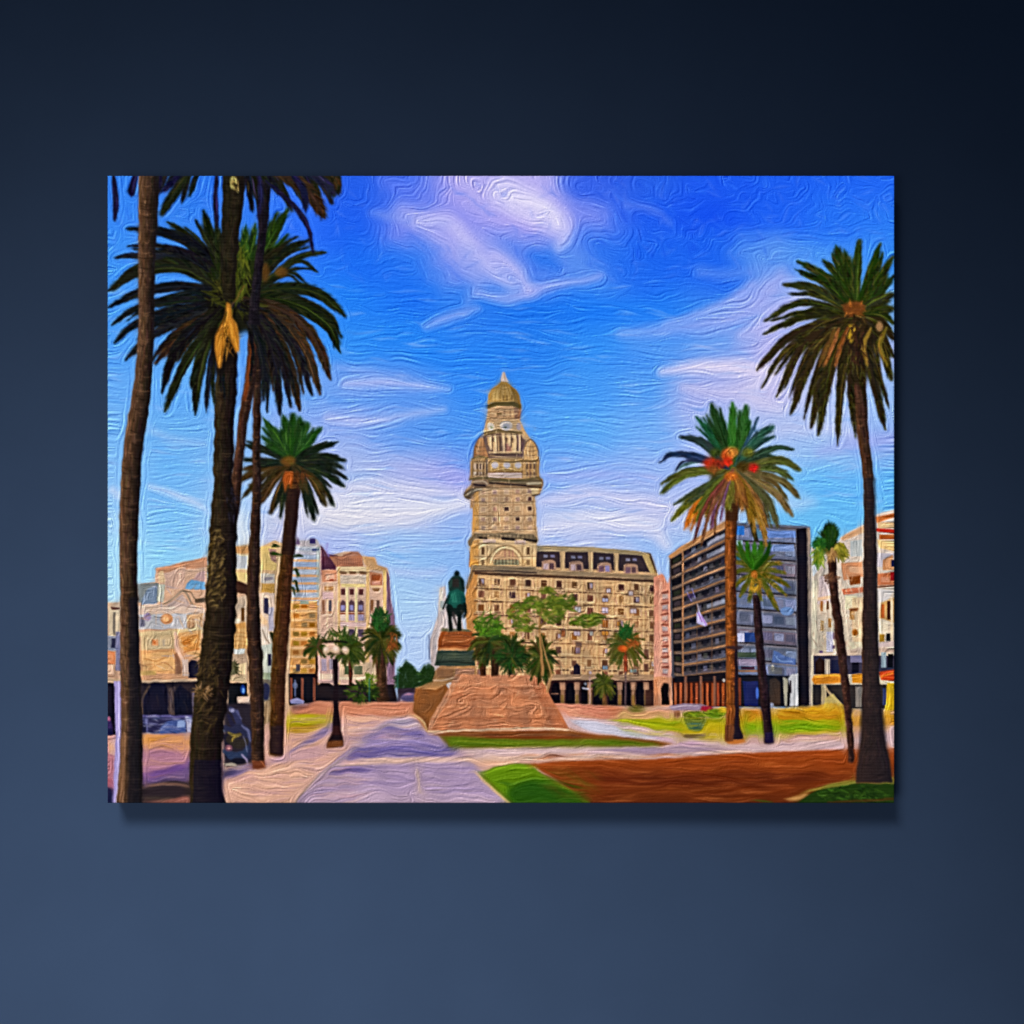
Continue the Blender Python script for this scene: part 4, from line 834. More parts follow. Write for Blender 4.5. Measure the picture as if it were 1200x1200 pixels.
# ---- far-right fan palm, small palm, red-fruited palm
motif('painted_fan_palm')
trunk([(974,652),(977,690),(983,740),(990,800),(995,850),(997,892)], (9,9,10,9,7,7), [(84,54,44),(60,40,36),(36,26,30)], 61, .5)
ell(968,640,9,9,(60,80,30),1,1.5); ell(975,646,9,7,(110,104,46),1,1.5); dabs(150,972,630,8,13,[(32,52,24),(46,66,30),(26,38,22)],8,2.6,ang=-1.57,seed=62); dabs(70,963,636,7,5,[(36,84,40),(50,100,36)],7,2.4,ang=2.9,seed=63); dabs(80,984,644,7,8,[(150,140,50),(110,112,40),(176,160,70)],7,2.4,ang=.9,seed=64); dabs(70,959,650,5,11,[(110,140,40),(60,100,34),(150,160,60)],7,2.2,ang=2,seed=65); dabs(40,974,648,5,6,[(176,140,90),(130,96,60)],6,2,ang=1.5,seed=66)
for i in range(7): frond([(971,644),(968+i*2,628),(964+i*3,614+abs(i-3)*2)],3,[(36,66,28),(50,84,32)],.5)
dabs(24,972,678,9,6,[(120,84,60),(80,54,44)],6,1.8,ang=-.6,seed=67)
motif('painted_palm')
trunk([(886,698),(888,730),(892,780),(897,830),(901,870)], (8,9,9,10,11), [(66,44,44),(44,30,34),(30,24,36)], 71, .4); rect(896,858,907,870,(34,30,84),.6)
OLV = [(96,96,34),(70,76,28),(140,110,44)]
for tip, via in (((857,648),(868,652)),((858,660),(870,660)),((856,676),(868,668)),((859,690),(868,680)),((866,700),(874,686)),((878,706),(880,692)),((892,704),(889,690)),((912,716),(900,694)),((905,700),(898,688)),((922,698),(905,684)),((926,688),(905,676)),((921,672),(904,668)),((918,660),(902,661)),((908,650),(898,656)),((860,640),(872,650)),((896,636),(890,650))):
    frond([(885,670),via,tip],5,OLV,.9,(176,150,60))
for x, c in ((870,(50,90,28)),(877,(56,112,28)),(884,(66,124,32)),(890,(54,106,30)),(898,(46,84,30))): frond([(884,668),(x,650),(x+(x-884)*.3,634)],6,[c,(44,80,26)],.6,(96,150,50))
ell(884,673,4,5,(186,110,44),.85); dabs(30,886,684,7,8,[(190,150,50),(150,110,40)],7,1.8,ang=1.6,seed=72)
motif('painted_palm'); DP = cur[0]
trunk([(857,590),(856,640),(856,700),(857,760),(858,820),(859,866)], (14,13,12,13,14,16), [(136,80,38),(146,86,38),(104,58,32),(46,30,28)], 73, .15)
trunk([(873,575),(878,600),(882,618),(886,634)], (9,7,5,4), [(70,60,30),(40,40,30)], 74, .2)
RP = [((801,621),(822,585),10,(206,120,40)),((786,611),(815,582),9,(110,112,40)),((788,592),(822,572),6,(80,92,60)),((773,579),(805,556),9,(90,98,44)),((790,551),(818,541),4,(80,110,110)),((772,543),(795,532),7,(50,62,90)),((795,512),(820,518),9,(50,64,60)),((815,488),(835,512),7,(40,92,60)),
      ((833,473),(846,510),12,(40,72,36)),((858,471),(858,515),11,(60,118,48)),((874,474),(870,510),11,(48,92,40)),((889,488),(876,515),4,(60,90,110)),((908,499),(888,514),10,(50,84,76)),((931,527),(905,526),7,(50,70,56)),((938,552),(912,540),9,(96,96,50)),((930,562),(905,550),6,(84,92,50)),((938,585),(912,562),9,(110,98,60)),((929,606),(906,576),9,(120,104,66)),
      ((912,618),(896,582),9,(96,92,60)),((894,626),(886,590),9,(150,106,60)),((898,640),(890,608),7,(170,130,60)),((880,612),(876,585),9,(140,110,40)),((853,598),(852,575),12,(120,120,50)),((870,600),(867,575),8,(150,100,50)),((826,606),(838,580),9,(176,120,40)),((816,612),(832,580),8,(100,108,44)),((812,636),(828,590),4,(110,60,50)),((834,620),(844,585),5,(140,96,130)),((821,640),(832,600),4,(130,90,60))]
poly([(836,520),(880,520),(890,548),(884,580),(860,600),(838,580),(828,545)],(70,62,28),1,2.5)
poly([(850,560),(866,560),(865,610),(850,610)],(70,44,28),1,1)
for tip, via, w, c in RP:
    plume([(859,550),via,tip], w, [c, tuple(int(v*.72) for v in c)], .9, tuple(min(255,int(v*1.45)) for v in c))
for x, y, rx, ry, c in ((852,533,8,7,(226,92,38)),(858,530,8,6,(206,130,60)),(832,543,8,7,(206,60,30)),(842,544,8,6,(150,50,30)),(853,541,6,5,(206,50,30)),(882,548,7,5,(206,36,34)),(856,558,8,5,(206,110,40)),(870,546,8,6,(80,60,24)),(836,550,7,5,(130,80,40)),(876,530,8,6,(110,110,40)),(838,530,7,5,(70,84,34))): ell(x,y,rx,ry,c,.8,1.6); dabs(9,x,y,rx*.7,ry*.7,[c,tuple(min(255,int(v*1.2)) for v in c),tuple(int(v*.7) for v in c)],3,2.4,ang=1.4,seed=x,a=.7)
motif('painted_street_lamp'); poly([(861,760),(864,760),(865,850),(871,862),(871,867),(853,867),(856,860),(861,848)], (40,32,44), 1); poly([(850,757),(866,756),(872,758),(866,761),(852,760)],(60,44,50),.9); poly([(850,866),(872,866),(874,870),(852,872)],(190,120,60),1)
motif('painted_litter_bin'); poly([(849,850),(858,848),(860,852),(859,868),(849,869)], (118,72,46), 1); line([(852,850),(852,868)],1,(76,48,36),.7)
# ---- tall right palm
motif('painted_palm')
trunk([(1003,420),(1006,460),(1011,510),(1017,560),(1019,640),(1019,720),(1020,800),(1022,850),(1024,916)], (20,15,12,12,15,17,20,24,42), [(92,62,44),(70,48,38),(44,34,34)], 81, .35)
poly([(1012,560),(1026,560),(1030,800),(1046,916),(1002,916),(1011,800)], (34,34,44), .55)
poly([(984,350),(1022,350),(1030,380),(1024,430),(1012,450),(996,450),(984,410)],(48,40,26),1,2.5)
TP = [((933,306),(965,325),9),((963,304),(982,325),9),((979,287),(988,320),12),((1007,281),(1003,320),12),((1031,284),(1020,320),10),((1047,300),(1028,330),10),((1048,322),(1030,342),10),((1048,345),(1030,352),10),((917,333),(955,340),10),((895,377),(940,355),8),((894,392),(940,372),8),((886,434),(930,392),10),((892,455),(925,408),6),((909,466),(945,400),9),((926,487),(955,412),11),
      ((950,503),(968,420),11),((959,511),(972,430),11),((967,470),(980,410),10),((981,522),(986,440),9),((996,480),(996,440),7),((1037,504),(1020,430),11),((1045,447),(1028,395),11),((1048,400),(1028,375),10),((1048,420),(1032,395),8),((1048,362),(1030,362),9),((1048,380),(1030,368),8)]
for tip, via, w in TP:
    g = (48,52,26) if tip[1] < 400 else (54,44,28)
    if tip[1] < 330: g = (44,66,26)
    plume([(1002,368),via,tip], w, [g,(34,34,22),(80,78,30)], .9, (130,110,50) if tip[1] > 400 else (96,110,44))
ell(1000,362,13,9,(130,74,36),.85,1.4); dabs(26,1000,362,12,8,[(170,104,44),(110,66,36),(150,90,40)],6,2,seed=82); dabs(40,1003,385,14,16,[(60,44,28),(44,36,24),(90,70,36)],9,2.4,ang=1.5,seed=132)
poly([(994,381),(1002,380),(1002,390),(997,404),(993,398)],(196,160,50),1,.9); ell(1030,383,4,6,(170,130,90),.9,.9)
for x0, x1, c in ((975,965,(150,100,50)),(985,978,(140,84,40)),(1012,1016,(140,110,50)),(1030,1040,(130,110,44)),(970,958,(110,80,40))): frond([(x0+8,385),(x0,405),(x1,430)],5,[c,(90,60,36)],.6,(190,140,60))
dabs(40,1003,400,10,24,[(70,44,34),(50,34,30)],10,2,ang=1.57,seed=83)
# ---- small left palm
motif('painted_palm')
poly([(332,548),(354,548),(352,580),(336,580)],(40,34,24),1,1)
trunk([(345,556),(343,580),(341,610),(337,650),(333,700),(329,750),(326,800),(325,850),(324,884)], (17,15,14,16,17,17,16,16), [(88,62,28),(74,46,28),(56,34,30)], 91, .3)
poly([(336,572),(352,574),(346,650),(330,650)], (34,24,30), .6); poly([(317,850),(332,850),(332,884),(316,882)],(38,30,46),.6)
SP = [((332,486),(338,515),10,1),((352,487),(348,515),9,1),((361,494),(352,520),9,1),((344,484),(343,515),10,1),((378,500),(360,522),8,1),((397,518),(368,528),8,0),((406,540),(372,536),8,0),((409,562),(376,545),7,0),((405,550),(378,540),6,0),((405,571),(374,552),7,0),((393,594),(370,558),7,0),((383,594),(366,562),7,2),((369,612),(358,570),8,0),((362,580),(354,562),6,2),((316,603),(330,570),9,2),((328,608),(334,575),6,0),((304,592),(322,562),9,2),((283,585),(312,556),6,2),((276,566),(310,548),8,2),((284,551),(312,545),7,2),((283,539),(312,540),6,0),((284,520),(315,530),7,0),((306,511),(325,525),7,1),((308,490),(326,515),9,1)]
for tip, via, w, k in SP: plume([(342,543),via,tip], w, [[(36,44,34),(26,32,28)],[(44,78,34),(30,54,28)],[(72,58,32),(48,40,26)]][k], .9, [(76,84,50),(90,130,56),(140,104,56)][k])
ell(338,540,9,6,(130,84,36),.8,1.4); poly([(334,552),(344,552),(343,562),(341,573),(338,566),(334,578),(331,562)],(186,96,40),.9,.9); dabs(30,352,556,8,8,[(110,66,34),(70,46,30)],7,1.8,ang=1.4,seed=92)
for (x,y,tx,ty) in ((330,650,316,648),(344,652,356,652),(344,668,350,676),(344,682,350,694),(342,690,346,698),(328,640,318,640)): frond([(x,y),((x+tx)/2,y-1),(tx,ty)],3,[(44,60,30),(60,84,40)],.4)
# ---- lamp in the promenade
motif('painted_street_lamp')
poly([(390,772),(396,772),(397,830),(400,856),(403,868),(403,874),(383,876),(384,868),(390,858),(391,830)], (36,26,32), 1); poly([(384,868),(402,867),(403,874),(382,877)], (120,74,42), .95); poly([(390,850),(398,850),(400,860),(388,862)],(70,38,36),.7)
line([(382,752),(394,751),(406,752)],2.4,(30,30,26),.9); rect(384,764,404,767,(60,50,40),.8)
for x, rr in ((383,4.6),(394,5.4),(405,4.6)): ell(x,761.5,rr,rr,(206,176,150),1,.8); ell(x-.5,760,rr*.6,rr*.55,(238,216,200),.95,.8)
# ---- people and motorbikes by the trunks
motif('painted_person')
poly([(263,824),(298,824),(298,894),(263,899)],(50,44,54),1,1.2)
line([(271,830),(276,836),(280,846),(285,856)],[5,7,8,6],(58,60,92)); ell(272.5,832,3,2.4,(168,166,196),.9); line([(268,838),(272,848),(278,854)],[3,5,5],(44,42,66)); line([(278,833),(283,842)],[3,2],(96,98,140),.8)
motif('painted_motorbike')
line([(264,852),(272,856),(282,852),(291,860),(295,874),(290,888)],[6,10,10,8,7,6],(50,52,78)); line([(264,862),(268,872),(266,886)],[6,8,6],(36,34,50)); line([(270,866),(280,872),(288,868)],[10,12,8],(56,50,46)); 
line([(268,858),(276,862),(282,860)],[3,5,3],(128,112,58),.85); line([(272,868),(275,862)],2.4,(160,136,60),.8); line([(284,850),(291,856),(294,868)],[2,3,2],(112,114,150),.8)
line([(264,880),(274,886),(286,884),(290,876)],[6,10,10,5],(52,64,92)); ell(280,892,9,4.5,(34,32,44),.95); ell(268.5,876.5,4,4,(130,84,100),.9); ell(268.5,876.5,1.8,1.8,(220,160,150),.85)
line([(264,896),(272,895),(277,897)],[2,4,2],(180,168,150),.9); line([(284,884),(289,890),(290,896)],[2,3,2],(176,160,190),.8); line([(286,862),(290,880)],1.4,(130,130,160),.7)
motif('painted_bollard'); poly([(296,874),(304,870),(310,884),(312,900),(296,901)], (116,66,44), 1); line([(296,892),(304,890),(311,898)],1.4,(190,120,80),.8)
# ---- the big left trunks
motif('painted_palm_trunk')
trunk([(304,380),(302,440),(301,520),(301,580),(298,650),(297,720),(300,780),(302,840),(303,890)], (10,9,8,9,12,14,16,15,14), [(84,58,40),(52,38,34),(30,24,26)], 101, .5)
motif('painted_palm_trunk')
trunk([(301,300),(299,350),(297,400),(293,450),(286,490),(280,540),(276,580),(270,620)], (12,12,12,12,11,10,12,14), [(92,62,44),(64,44,36),(34,26,28)], 102, .35)
line([(296,378),(296,410),(292,440),(288,468)],[3,6,6,3],(150,78,36),.7,1.2,tag=False)
motif('painted_palm')
trunk([(266,400),(265,450),(263,500),(262,560),(262,600),(260,680),(257,740),(250,800),(244,850),(241,900),(243,942)], (24,25,22,22,30,34,36,38,38,36,40), [(58,48,32),(52,42,30),(34,26,24),(20,16,20)], 103, 1.2)
poly([(228,890),(262,890),(264,942),(226,942)], (22,20,48), .55)
dabs(150,256,665,11,48,[(118,98,54),(84,68,40),(24,18,16),(150,124,76)],7,2,ang=2.6,seed=104,a=.6); dabs(160,245,800,14,60,[(84,68,38),(20,16,16),(104,84,50),(50,40,26)],8,2,ang=2.5,seed=105,a=.55); dabs(26,238,812,9,7,[(150,118,84),(120,92,60)],6,2,seed=106)
dabs(30,272,590,6,20,[(54,48,64),(30,28,34)],7,2,ang=1.2,seed=107,a=.7)
# its crown
BG, BL, OR = [(34,38,24),(24,26,22),(50,54,28)], [(28,30,36),(24,24,26),(44,44,34)], [(50,40,26),(34,28,24),(84,58,32)]
CP = [((196,260),(222,278),(250,312),9,0),((148,268),(195,274),(240,296),11,1),((133,302),(172,300),(225,306),10,1),((186,292),(215,300),(250,322),9,1),((127,342),(160,320),(215,314),15,0),((127,361),(165,343),(220,336),11,1),((131,382),(160,362),(215,352),9,1),((134,403),(160,380),(210,366),10,1),((147,423),(175,396),(215,376),10,1),((182,427),(205,400),(235,378),13,2),((190,461),(203,420),(228,388),11,1),((193,483),(215,430),(240,392),12,0),
      ((229,487),(233,440),(246,395),12,0),((242,484),(245,440),(254,400),7,1),((239,247),(248,280),(258,312),13,0),((229,257),(245,285),(258,310),7,0),((253,262),(256,290),(262,320),7,0),((289,264),(286,290),(280,320),11,3),((300,262),(294,290),(284,320),10,3),((338,245),(322,272),(300,310),15,3),((364,282),(335,294),(305,322),11,0),((383,296),(350,302),(312,330),8,0),((373,320),(350,306),(318,326),6,0),((334,288),(315,300),(298,320),8,0),
      ((405,371),(372,344),(328,338),14,0),((399,414),(382,380),(335,354),15,0),((388,446),(368,396),(328,362),13,2),((376,463),(358,408),(322,368),12,2),((366,464),(350,415),(318,372),9,1),((352,482),(338,425),(312,376),13,2),((341,478),(332,430),(310,380),9,1),((328,487),(324,435),(308,385),11,1),((309,470),(310,430),(300,390),10,1)]
poly([(248,290),(262,280),(296,282),(306,300),(318,330),(322,360),(308,392),(290,388),(262,400),(240,384),(232,352),(240,320)], (34,34,24), 1, 2.5)
for tip, v2, v1, w, k in CP:
    plume([(275,350), v1, v2, tip], w, [BG,BL,OR,[(40,64,26),(28,40,22),(70,96,32)]][k], .95, [(72,80,34),(50,58,70),(130,84,40),(96,120,40)][k])
for k in range(26):
    t = rs.uniform(-2.6,-.5); frond([(275,352),(275+22*math.cos(t),352+30*math.sin(t)),(275+36*math.cos(t),352+58*math.sin(t))],7,[(40,50,22),(28,32,20)],.7,(110,116,36))
dabs(150,275,352,30,24,[(30,30,20),(24,20,20),(60,62,24)],12,3,seed=108); dabs(50,284,310,9,30,[(104,116,34),(80,96,30)],12,1.8,ang=1.8,seed=109,a=.75); dabs(40,262,330,10,20,[(96,92,34),(70,70,28)],10,1.6,ang=1.2,seed=110,a=.7)
dabs(60,281,320,10,34,[(70,76,30),(96,100,34),(46,54,24)],14,2.4,ang=1.5,seed=131,a=.8)
ell(330,319,8,6,(128,84,36),.7,1.5); ell(311,320,5,12,(116,74,34),.65,1.6); poly([(245,385),(272,380),(276,420),(262,440),(252,440)],(28,22,20),.8,1.5)
poly([(266,354),(271,356),(272,372),(278,380),(281,396),(281,412),(277,415),(270,398),(266,392),(262,415),(259,431),(256,432),(252,410),(252,395),(258,382),(264,370)], (190,130,50), 1, .9)
for a_, b_ in (((268,362),(257,426)),((264,380),(255,410)),((271,380),(278,408)),((269,376),(274,400))): line([a_,b_],1.1,(236,178,76),.8); 
dabs(34,268,392,9,24,[(150,98,34),(206,150,66),(120,84,34),(90,70,30)],9,1.8,ang=1.75,seed=170,a=.7); line([(266,366),(262,380)],2,(80,66,30),.7); line([(262,378),(260,420)],1,(150,92,30),.8); line([(276,352),(270,360),(280,346),(286,336)],2,(130,96,50),.6)
# palm above the frame: trunk top and hanging fronds
motif('painted_palm_trunk')
trunk([(276,200),(273,240),(270,280),(268,320),(268,350)], (28,24,20,18,14), [(36,34,26),(44,38,26),(26,22,22)], 111, .8)
dabs(22,275,216,5,10,[(150,130,76),(120,100,60),(190,180,110)],5,2,ang=1.5,seed=112)
motif('painted_palm_trunk')
trunk([(306,200),(310,240),(306,290),(300,340),(298,380)], (20,11,9,10,12), [(44,38,44),(30,26,34),(24,22,28)], 113, .3)
motif('painted_palm_crown', 'hanging dark fronds of a palm whose crown is above the picture')
FR = (([(133,204),(136,230),(135,260)],6,1),([(160,204),(156,218),(154,232)],8,1),([(226,200),(208,222),(189,253)],11,0),([(216,202),(204,212),(190,226)],7,1),([(255,200),(253,235),(255,268)],5,1),([(318,200),(345,212),(366,230),(381,257)],16,2),([(340,202),(356,224),(358,250)],8,1),([(350,200),(370,206),(384,218),(391,229)],12,1),([(376,202),(390,208),(397,218)],9,2),([(312,212),(330,228),(350,248),(362,270),(368,298)],5,1),([(304,204),(306,230),(303,258)],6,1),([(188,202),(188,214),(184,224)],6,1))
for k in range(16):
    x = 286 + k * 7; tx = x + 10 + rs.uniform(0, 16); ty = 222 + rs.uniform(0, 34) * (1 if k < 13 else .3)
    frond([(x - 6, 196), (x + 4, 208), (min(tx, 398), ty)], 7, [[(30,30,34),(26,24,40),(44,38,34)],[(36,40,26),(28,28,24)]][k % 2], .9, (80,64,110) if k % 3 else (96,84,44))
for k in range(7):
    x = 170 + k * 9; frond([(x + 14, 196), (x + 6, 208), (x - 2, 220 + rs.uniform(0, 20))], 6, [(30,34,28),(28,28,44)], .9, (70,76,60))
for p, w, k in FR:
    frond(p, w, [BG,[(28,28,56),(24,24,40),(40,36,70)],OR][k], .9, [(72,80,34),(70,60,120),(120,80,60)][k])
# far-left brown trunk and pale post
motif('painted_post'); poly([(134,798),(145,798),(147,840),(142,942),(132,942),(136,860)], (168,156,204), 1); line([(139,800),(140,850),(137,940)],2,(206,196,232),.8); line([(144,800),(144,860),(141,940)],1.4,(120,104,160),.8)
motif('painted_palm_trunk')
trunk([(175,200),(174,260),(172,320),(172,380),(170,420),(165,470),(157,520),(154,560),(152,600),(151,660),(152,720),(153,780),(155,860),(152,942)], (24,22,19,18,19,22,22,22,20,20,22,24,26,30), [(120,92,72),(94,70,52),(70,52,40),(40,32,28),(24,22,28)], 121, .1)
poly([(152,700),(163,700),(164,942),(150,942)], (26,28,40), .6, 1.2); line([(146,860),(143,942)],5,(150,112,84),.7,1.2,tag=False)

# ---- brushwork: the picture is dragged along its own contours, then ridged like thick oil paint
wxx = fbm(501, 8, 2) * .6; wyy = fbm(511, 8, 2) * .6           # hand wobble
YY, XX = np.mgrid[0:PH, 0:PW]
def bil(a, y, x):
    y = np.clip(y, 0, PH - 1.001); x = np.clip(x, 0, PW - 1.001); yi = y.astype(int); xi = x.astype(int)
    fy, fx = (y - yi)[..., None], (x - xi)[..., None]
    return (a[yi, xi] * (1 - fx) + a[yi, xi + 1] * fx) * (1 - fy) + (a[yi + 1, xi] * (1 - fx) + a[yi + 1, xi + 1] * fx) * fy
calm = 1 - .55 * blur(np.isin(ids, [i for i, m in enumerate(MOTIF) if 'palace' in m or 'block' in m or 'building' in m or 'statue' in m]).astype(np.float32), 1.5)
wxx, wyy = wxx * calm, wyy * calm
img = bil(img, YY + wyy, XX + wxx).astype(np.float32)
ids = ids[np.clip(np.rint(YY + wyy).astype(int), 0, PH - 1), np.clip(np.rint(XX + wxx).astype(int), 0, PW - 1)]
names = np.array([m for m in MOTIF])
built = np.isin(ids, [i for i, m in enumerate(MOTIF) if 'house' in m or 'building' in m or 'block' in m or 'palace' in m or 'monument' in m])
ground = np.isin(ids, [i for i, m in enumerate(MOTIF) if 'paving' in m or 'bed' in m or 'lawn' in m or 'hedge' in m])
sky = ids == 0
bw = blur(built.astype(np.float32), 1.0); gw = blur(ground.astype(np.float32), 1.5); sw = blur(sky.astype(np.float32), 1.0)
# uneven pigment on the stone and the paving
mott = (fbm(601, 14, 3, 1.0) * .5)[..., None]
img = img * (1 + mott * (.16 * bw + .10 * gw)[..., None]) + mott * bw[..., None] * np.array([.02, -.005, -.03], np.float32)
grey = (img @ np.array([.3, .59, .11], np.float32))[..., None]
tower = blur(((ids == PAL) & (YY < 656 - 206) & (XX < 634 - 126)).astype(np.float32), 1.5)
img = img + (grey - img) * (tower * .20 + bw * (1 - tower) * .06 - (1 - sw) * (1 - bw) * .07)[..., None]
img = np.clip(img, 0, 1); img = img * sw[..., None] + (img ** 1.13) * (1 - sw)[..., None]
img = img * (1 - .05 * bw - .03 * gw)[..., None]
img = img + (img - blur(img, 2.2)) * (.34 * bw + .25 * (1 - sw) * (1 - gw))[..., None]      # local contrast
PALM_LABELS = ['bushy dark palm in front of the cream corner building', 'small palm left of the street lamp globes', 'small palm right of the street lamp globes', 'palm at the left end of the clump before the palace', 'low palm in the middle of the clump before the palace', 'palm at the right end of the clump before the palace', 'palm with a cluster of orange fruit before the palace arcade', 'smallest pale green palm before the palace arcade', 'small green and olive palm in front of the grey office block', 'palm with red fruit and a brown trunk before the dark office block', 'tall dark palm with a flared trunk at the right edge', 'medium palm with green upright fronds left of the corner building', 'largest palm, with a yellow hanging flower sheath']
for i_, l_ in zip([i for i, m in enumerate(MOTIF) if m == 'painted_palm'], PALM_LABELS): LABELS[i_] = l_
base = np.clip(img, 0, 1).astype(np.float32)
lum = base @ np.array([.3, .59, .11], np.float32)
topo = lum + (fbm(201, 44, 4, 1.3) * .045 + noise(207, 90, 30) * .02) * (1 + .6 * (1 - sw))
sm = blur(topo, 2.0); gy_, gx_ = np.gradient(sm)
jxx, jyy, jxy = blur(gx_ * gx_, 2.6), blur(gy_ * gy_, 2.6), blur(gx_ * gy_, 2.6)
low = np.clip((np.arange(PH)[:, None] - 100) / 160.0, 0, 1) * sw + gw * .8
jyy = jyy + low.astype(np.float32) * 2.4e-5                  # level strokes low in the sky and on the ground
th = .5 * np.arctan2(2 * jxy, jxx - jyy) + math.pi / 2     # along the contour
th = th + low * fbm(801, 18, 2, 1.8) * .28
vx, vy = np.cos(th).astype(np.float32), np.sin(th).astype(np.float32)
def lic(a, L, step=1.0):
    acc = a.copy().astype(np.float32); n = 1.0
    Y_, X_ = np.mgrid[0:PH, 0:PW].astype(np.float32)
    for sgn in (1, -1):
        x, y = X_.copy(), Y_.copy(); px, py = vx * sgn, vy * sgn
        for i in range(L):
            x += px * step; y += py * step
            ix = np.clip(np.rint(x).astype(np.int32), 0, PW - 1); iy = np.clip(np.rint(y).astype(np.int32), 0, PH - 1)
            acc += a[iy, ix]; n += 1
            qx, qy = vx[iy, ix], vy[iy, ix]; s = np.where(qx * px + qy * py < 0, -1, 1); px, py = qx * s, qy * s
    return acc / n
short, long_ = lic(base, 3), lic(base, 9)
kk = np.clip(gw * .8 + sw * .3, 0, 1)[..., None]
sm_ = (.45 * sw + .25 * (1 - sw) * (1 - bw * .6))[..., None]
img = (base * (1 - sm_) + short * sm_) * (1 - kk) + long_ * kk
def ridges(seed, r, L, hp):
    nz = blur(np.random.RandomState(seed).rand(PH, PW).astype(np.float32), r); nz = nz - blur(nz, r * 4); nz /= nz.std()
    q = lic(nz, L); q -= blur(q, hp); q /= q.std(); return q
rid = ridges(5, .75, 18, 3.6)
e = rid - np.roll(np.roll(rid, 1, 0), 1, 1); e /= e.std()
e = np.sign(e) * np.minimum(np.abs(e), 2.6) ** 1.35
gate = .6 + .4 * np.clip(fbm(301, 22, 2) * 1.6 + .4, 0, 1)
lumi = img @ np.array([.3, .59, .11], np.float32)
dark = np.clip((lumi - .10) / .35, .10, 1)
amp = (.058 * gate * dark * (1 + .25 * bw))[..., None]
tint = np.array([1.05, 1.0, .95], np.float32) * (1 - sw)[..., None] + np.array([1.1, 1.0, .62], np.float32) * sw[..., None]
img = img + e[..., None] * amp * (.55 + .8 * img) * tint
edge = blur(lum, 1.1) - blur(lum, 3.4)
img = img + (np.clip(edge, -.2, .2) * (.24 + .18 * sw))[..., None]
yy = np.arange(PH)[:, None]; xx = np.arange(PW)[None]
wv = (np.sin(yy * 2 * math.pi / 3.6 + noise(401, 60, 400) * .8) * .6 + np.sin(xx * 2 * math.pi / 3.1) * .08) * (.7 + .3 * noise(402, 30, 6))
img = img + (wv * (.010 + .016 * (1 - dark)))[..., None]
img = np.clip(img, 0.01, 1)

# ---------------------------------------------------------------- the canvas print
def lin(c): return np.where(c <= .04045, c / 12.92, ((c + .055) / 1.055) ** 2.4)
def E_at(px, py):                   # how brightly the lamps reach the canvas there, divided out of the ink
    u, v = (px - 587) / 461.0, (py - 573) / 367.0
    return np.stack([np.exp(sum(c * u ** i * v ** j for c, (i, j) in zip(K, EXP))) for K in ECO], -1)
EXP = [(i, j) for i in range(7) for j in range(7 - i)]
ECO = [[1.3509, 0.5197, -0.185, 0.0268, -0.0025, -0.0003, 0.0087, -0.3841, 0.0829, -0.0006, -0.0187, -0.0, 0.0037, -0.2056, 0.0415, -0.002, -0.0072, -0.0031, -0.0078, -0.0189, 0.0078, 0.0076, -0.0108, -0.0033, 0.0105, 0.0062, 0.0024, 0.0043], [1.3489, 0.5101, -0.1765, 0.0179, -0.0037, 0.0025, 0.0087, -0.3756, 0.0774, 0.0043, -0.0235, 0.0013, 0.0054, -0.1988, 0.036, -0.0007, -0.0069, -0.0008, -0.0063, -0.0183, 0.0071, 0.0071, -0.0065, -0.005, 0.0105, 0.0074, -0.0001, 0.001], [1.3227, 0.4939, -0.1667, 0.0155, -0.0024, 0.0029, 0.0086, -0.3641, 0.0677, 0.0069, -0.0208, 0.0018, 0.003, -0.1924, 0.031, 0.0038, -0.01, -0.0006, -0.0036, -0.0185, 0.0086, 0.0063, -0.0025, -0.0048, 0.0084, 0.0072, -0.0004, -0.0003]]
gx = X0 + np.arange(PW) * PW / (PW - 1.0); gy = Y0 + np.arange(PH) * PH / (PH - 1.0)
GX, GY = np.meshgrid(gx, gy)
ink = lin(img) / E_at(GX, GY)  # print colours carry the inverse of the lamp falloff, so brightness evens out
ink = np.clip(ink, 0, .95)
if CAL: ink = ink * 0 + .1
relief = blur(rid.astype(np.float32), .5) * .00006 + blur(lumi.astype(np.float32), 1.0) * .0002
rim = np.minimum(np.minimum(GX - X0, X0 + PW - GX), np.minimum(GY - Y0, Y0 + PH - GY))
relief = relief * np.clip(rim / 4, 0, 1) - .0011 * (1 - np.clip(rim / 1.5, 0, 1)) ** 2
VX = (GX - 600) * S; VZ = (600 - GY) * S; VY = -THICK - relief
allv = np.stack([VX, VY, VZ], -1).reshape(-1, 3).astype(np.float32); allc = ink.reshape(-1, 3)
fid = ids[:-1, :-1]

root = bpy.data.objects.new('canvas_print', None); sc.collection.objects.link(root)
root.location = (0, 0, 0)
root['label'] = 'unframed canvas print of a palm-lined square with domed tower, hanging on the navy wall'
root['category'] = 'canvas print'

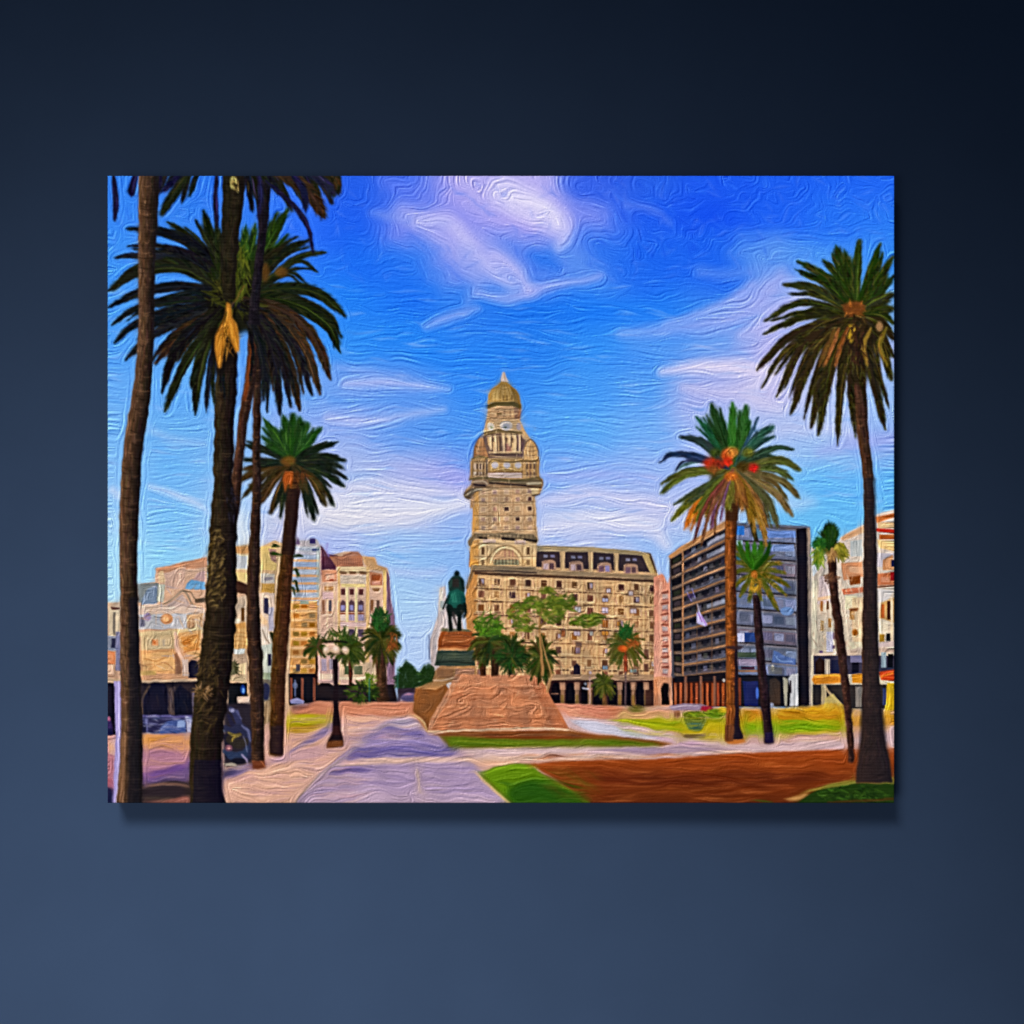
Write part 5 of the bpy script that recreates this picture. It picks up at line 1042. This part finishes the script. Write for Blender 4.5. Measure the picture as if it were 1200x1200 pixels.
def grid_part(name, k, parent):
    r, c = np.nonzero(fid == k)
    if len(r) < 12: return None
    a = r * PW + c; q = np.stack([a, a + PW, a + PW + 1, a + 1], 1)
    u, inv = np.unique(q.ravel(), return_inverse=True); n = len(q)
    me = bpy.data.meshes.new(name); me.vertices.add(len(u)); me.vertices.foreach_set('co', allv[u].ravel())
    me.loops.add(n * 4); me.loops.foreach_set('vertex_index', inv.astype(np.int32).ravel())
    me.polygons.add(n); me.polygons.foreach_set('loop_start', np.arange(0, 4 * n, 4, dtype=np.int32)); 
    me.update(calc_edges=True)
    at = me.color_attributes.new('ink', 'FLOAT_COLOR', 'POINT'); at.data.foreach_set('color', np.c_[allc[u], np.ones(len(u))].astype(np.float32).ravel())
    me.materials.append(mc); me.shade_flat()
    o = bpy.data.objects.new(name, me); sc.collection.objects.link(o); o.parent = parent; return o
front = grid_part('picture', 0, root)
LAB = {}
for k in range(1, len(MOTIF)):
    o = grid_part(MOTIF[k], k, front)
    if o and LABELS.get(k): o['label'] = LABELS[k]
# sides: the picture runs on round the edge of the stretcher
def side(idx):
    n = len(idx); f = allv[idx]; ff = allc[idx]
    vs, cs = [], []
    for t in np.linspace(0, 1, 8):
        q = f.copy(); q[:, 1] = f[:, 1] * (1 - t) + (-.002) * t
        vs.append(q); cs.append(ff * (1 if t == 0 else .92))
    fs = [(k * n + i, k * n + i + 1, (k + 1) * n + i + 1, (k + 1) * n + i) for k in range(7) for i in range(n - 1)]
    return mesh('wrapped_edge', np.vstack(vs), fs, mc, root, np.vstack(cs))
N = np.arange(PH * PW).reshape(PH, PW)
for e_ in (N[0], N[-1], N[:, 0], N[:, -1]): side(e_)
mb, nt, b = principled('raw_canvas_back'); b.inputs['Base Color'].default_value = (.5, .46, .38, 1)
x0, _, z0 = P(X0, Y0 + PH); x1, _, z1 = P(X0 + PW, Y0); w_ = .035
for (a0, b0, a1, b1) in ((x0, z0, x1, z0 + w_), (x0, z1 - w_, x1, z1), (x0, z0 + w_, x0 + w_, z1 - w_), (x1 - w_, z0 + w_, x1, z1 - w_)):
    i_ = .002; v = [(x, y, z) for y in (-.035, -.0015) for z in (max(b0, z0 + i_), min(b1, z1 - i_)) for x in (max(a0, x0 + i_), min(a1, x1 - i_))]
    mesh('stretcher_bar', v, [(0, 1, 3, 2), (5, 4, 6, 7), (4, 0, 2, 6), (1, 5, 7, 3), (2, 3, 7, 6), (4, 5, 1, 0)], mb, root)
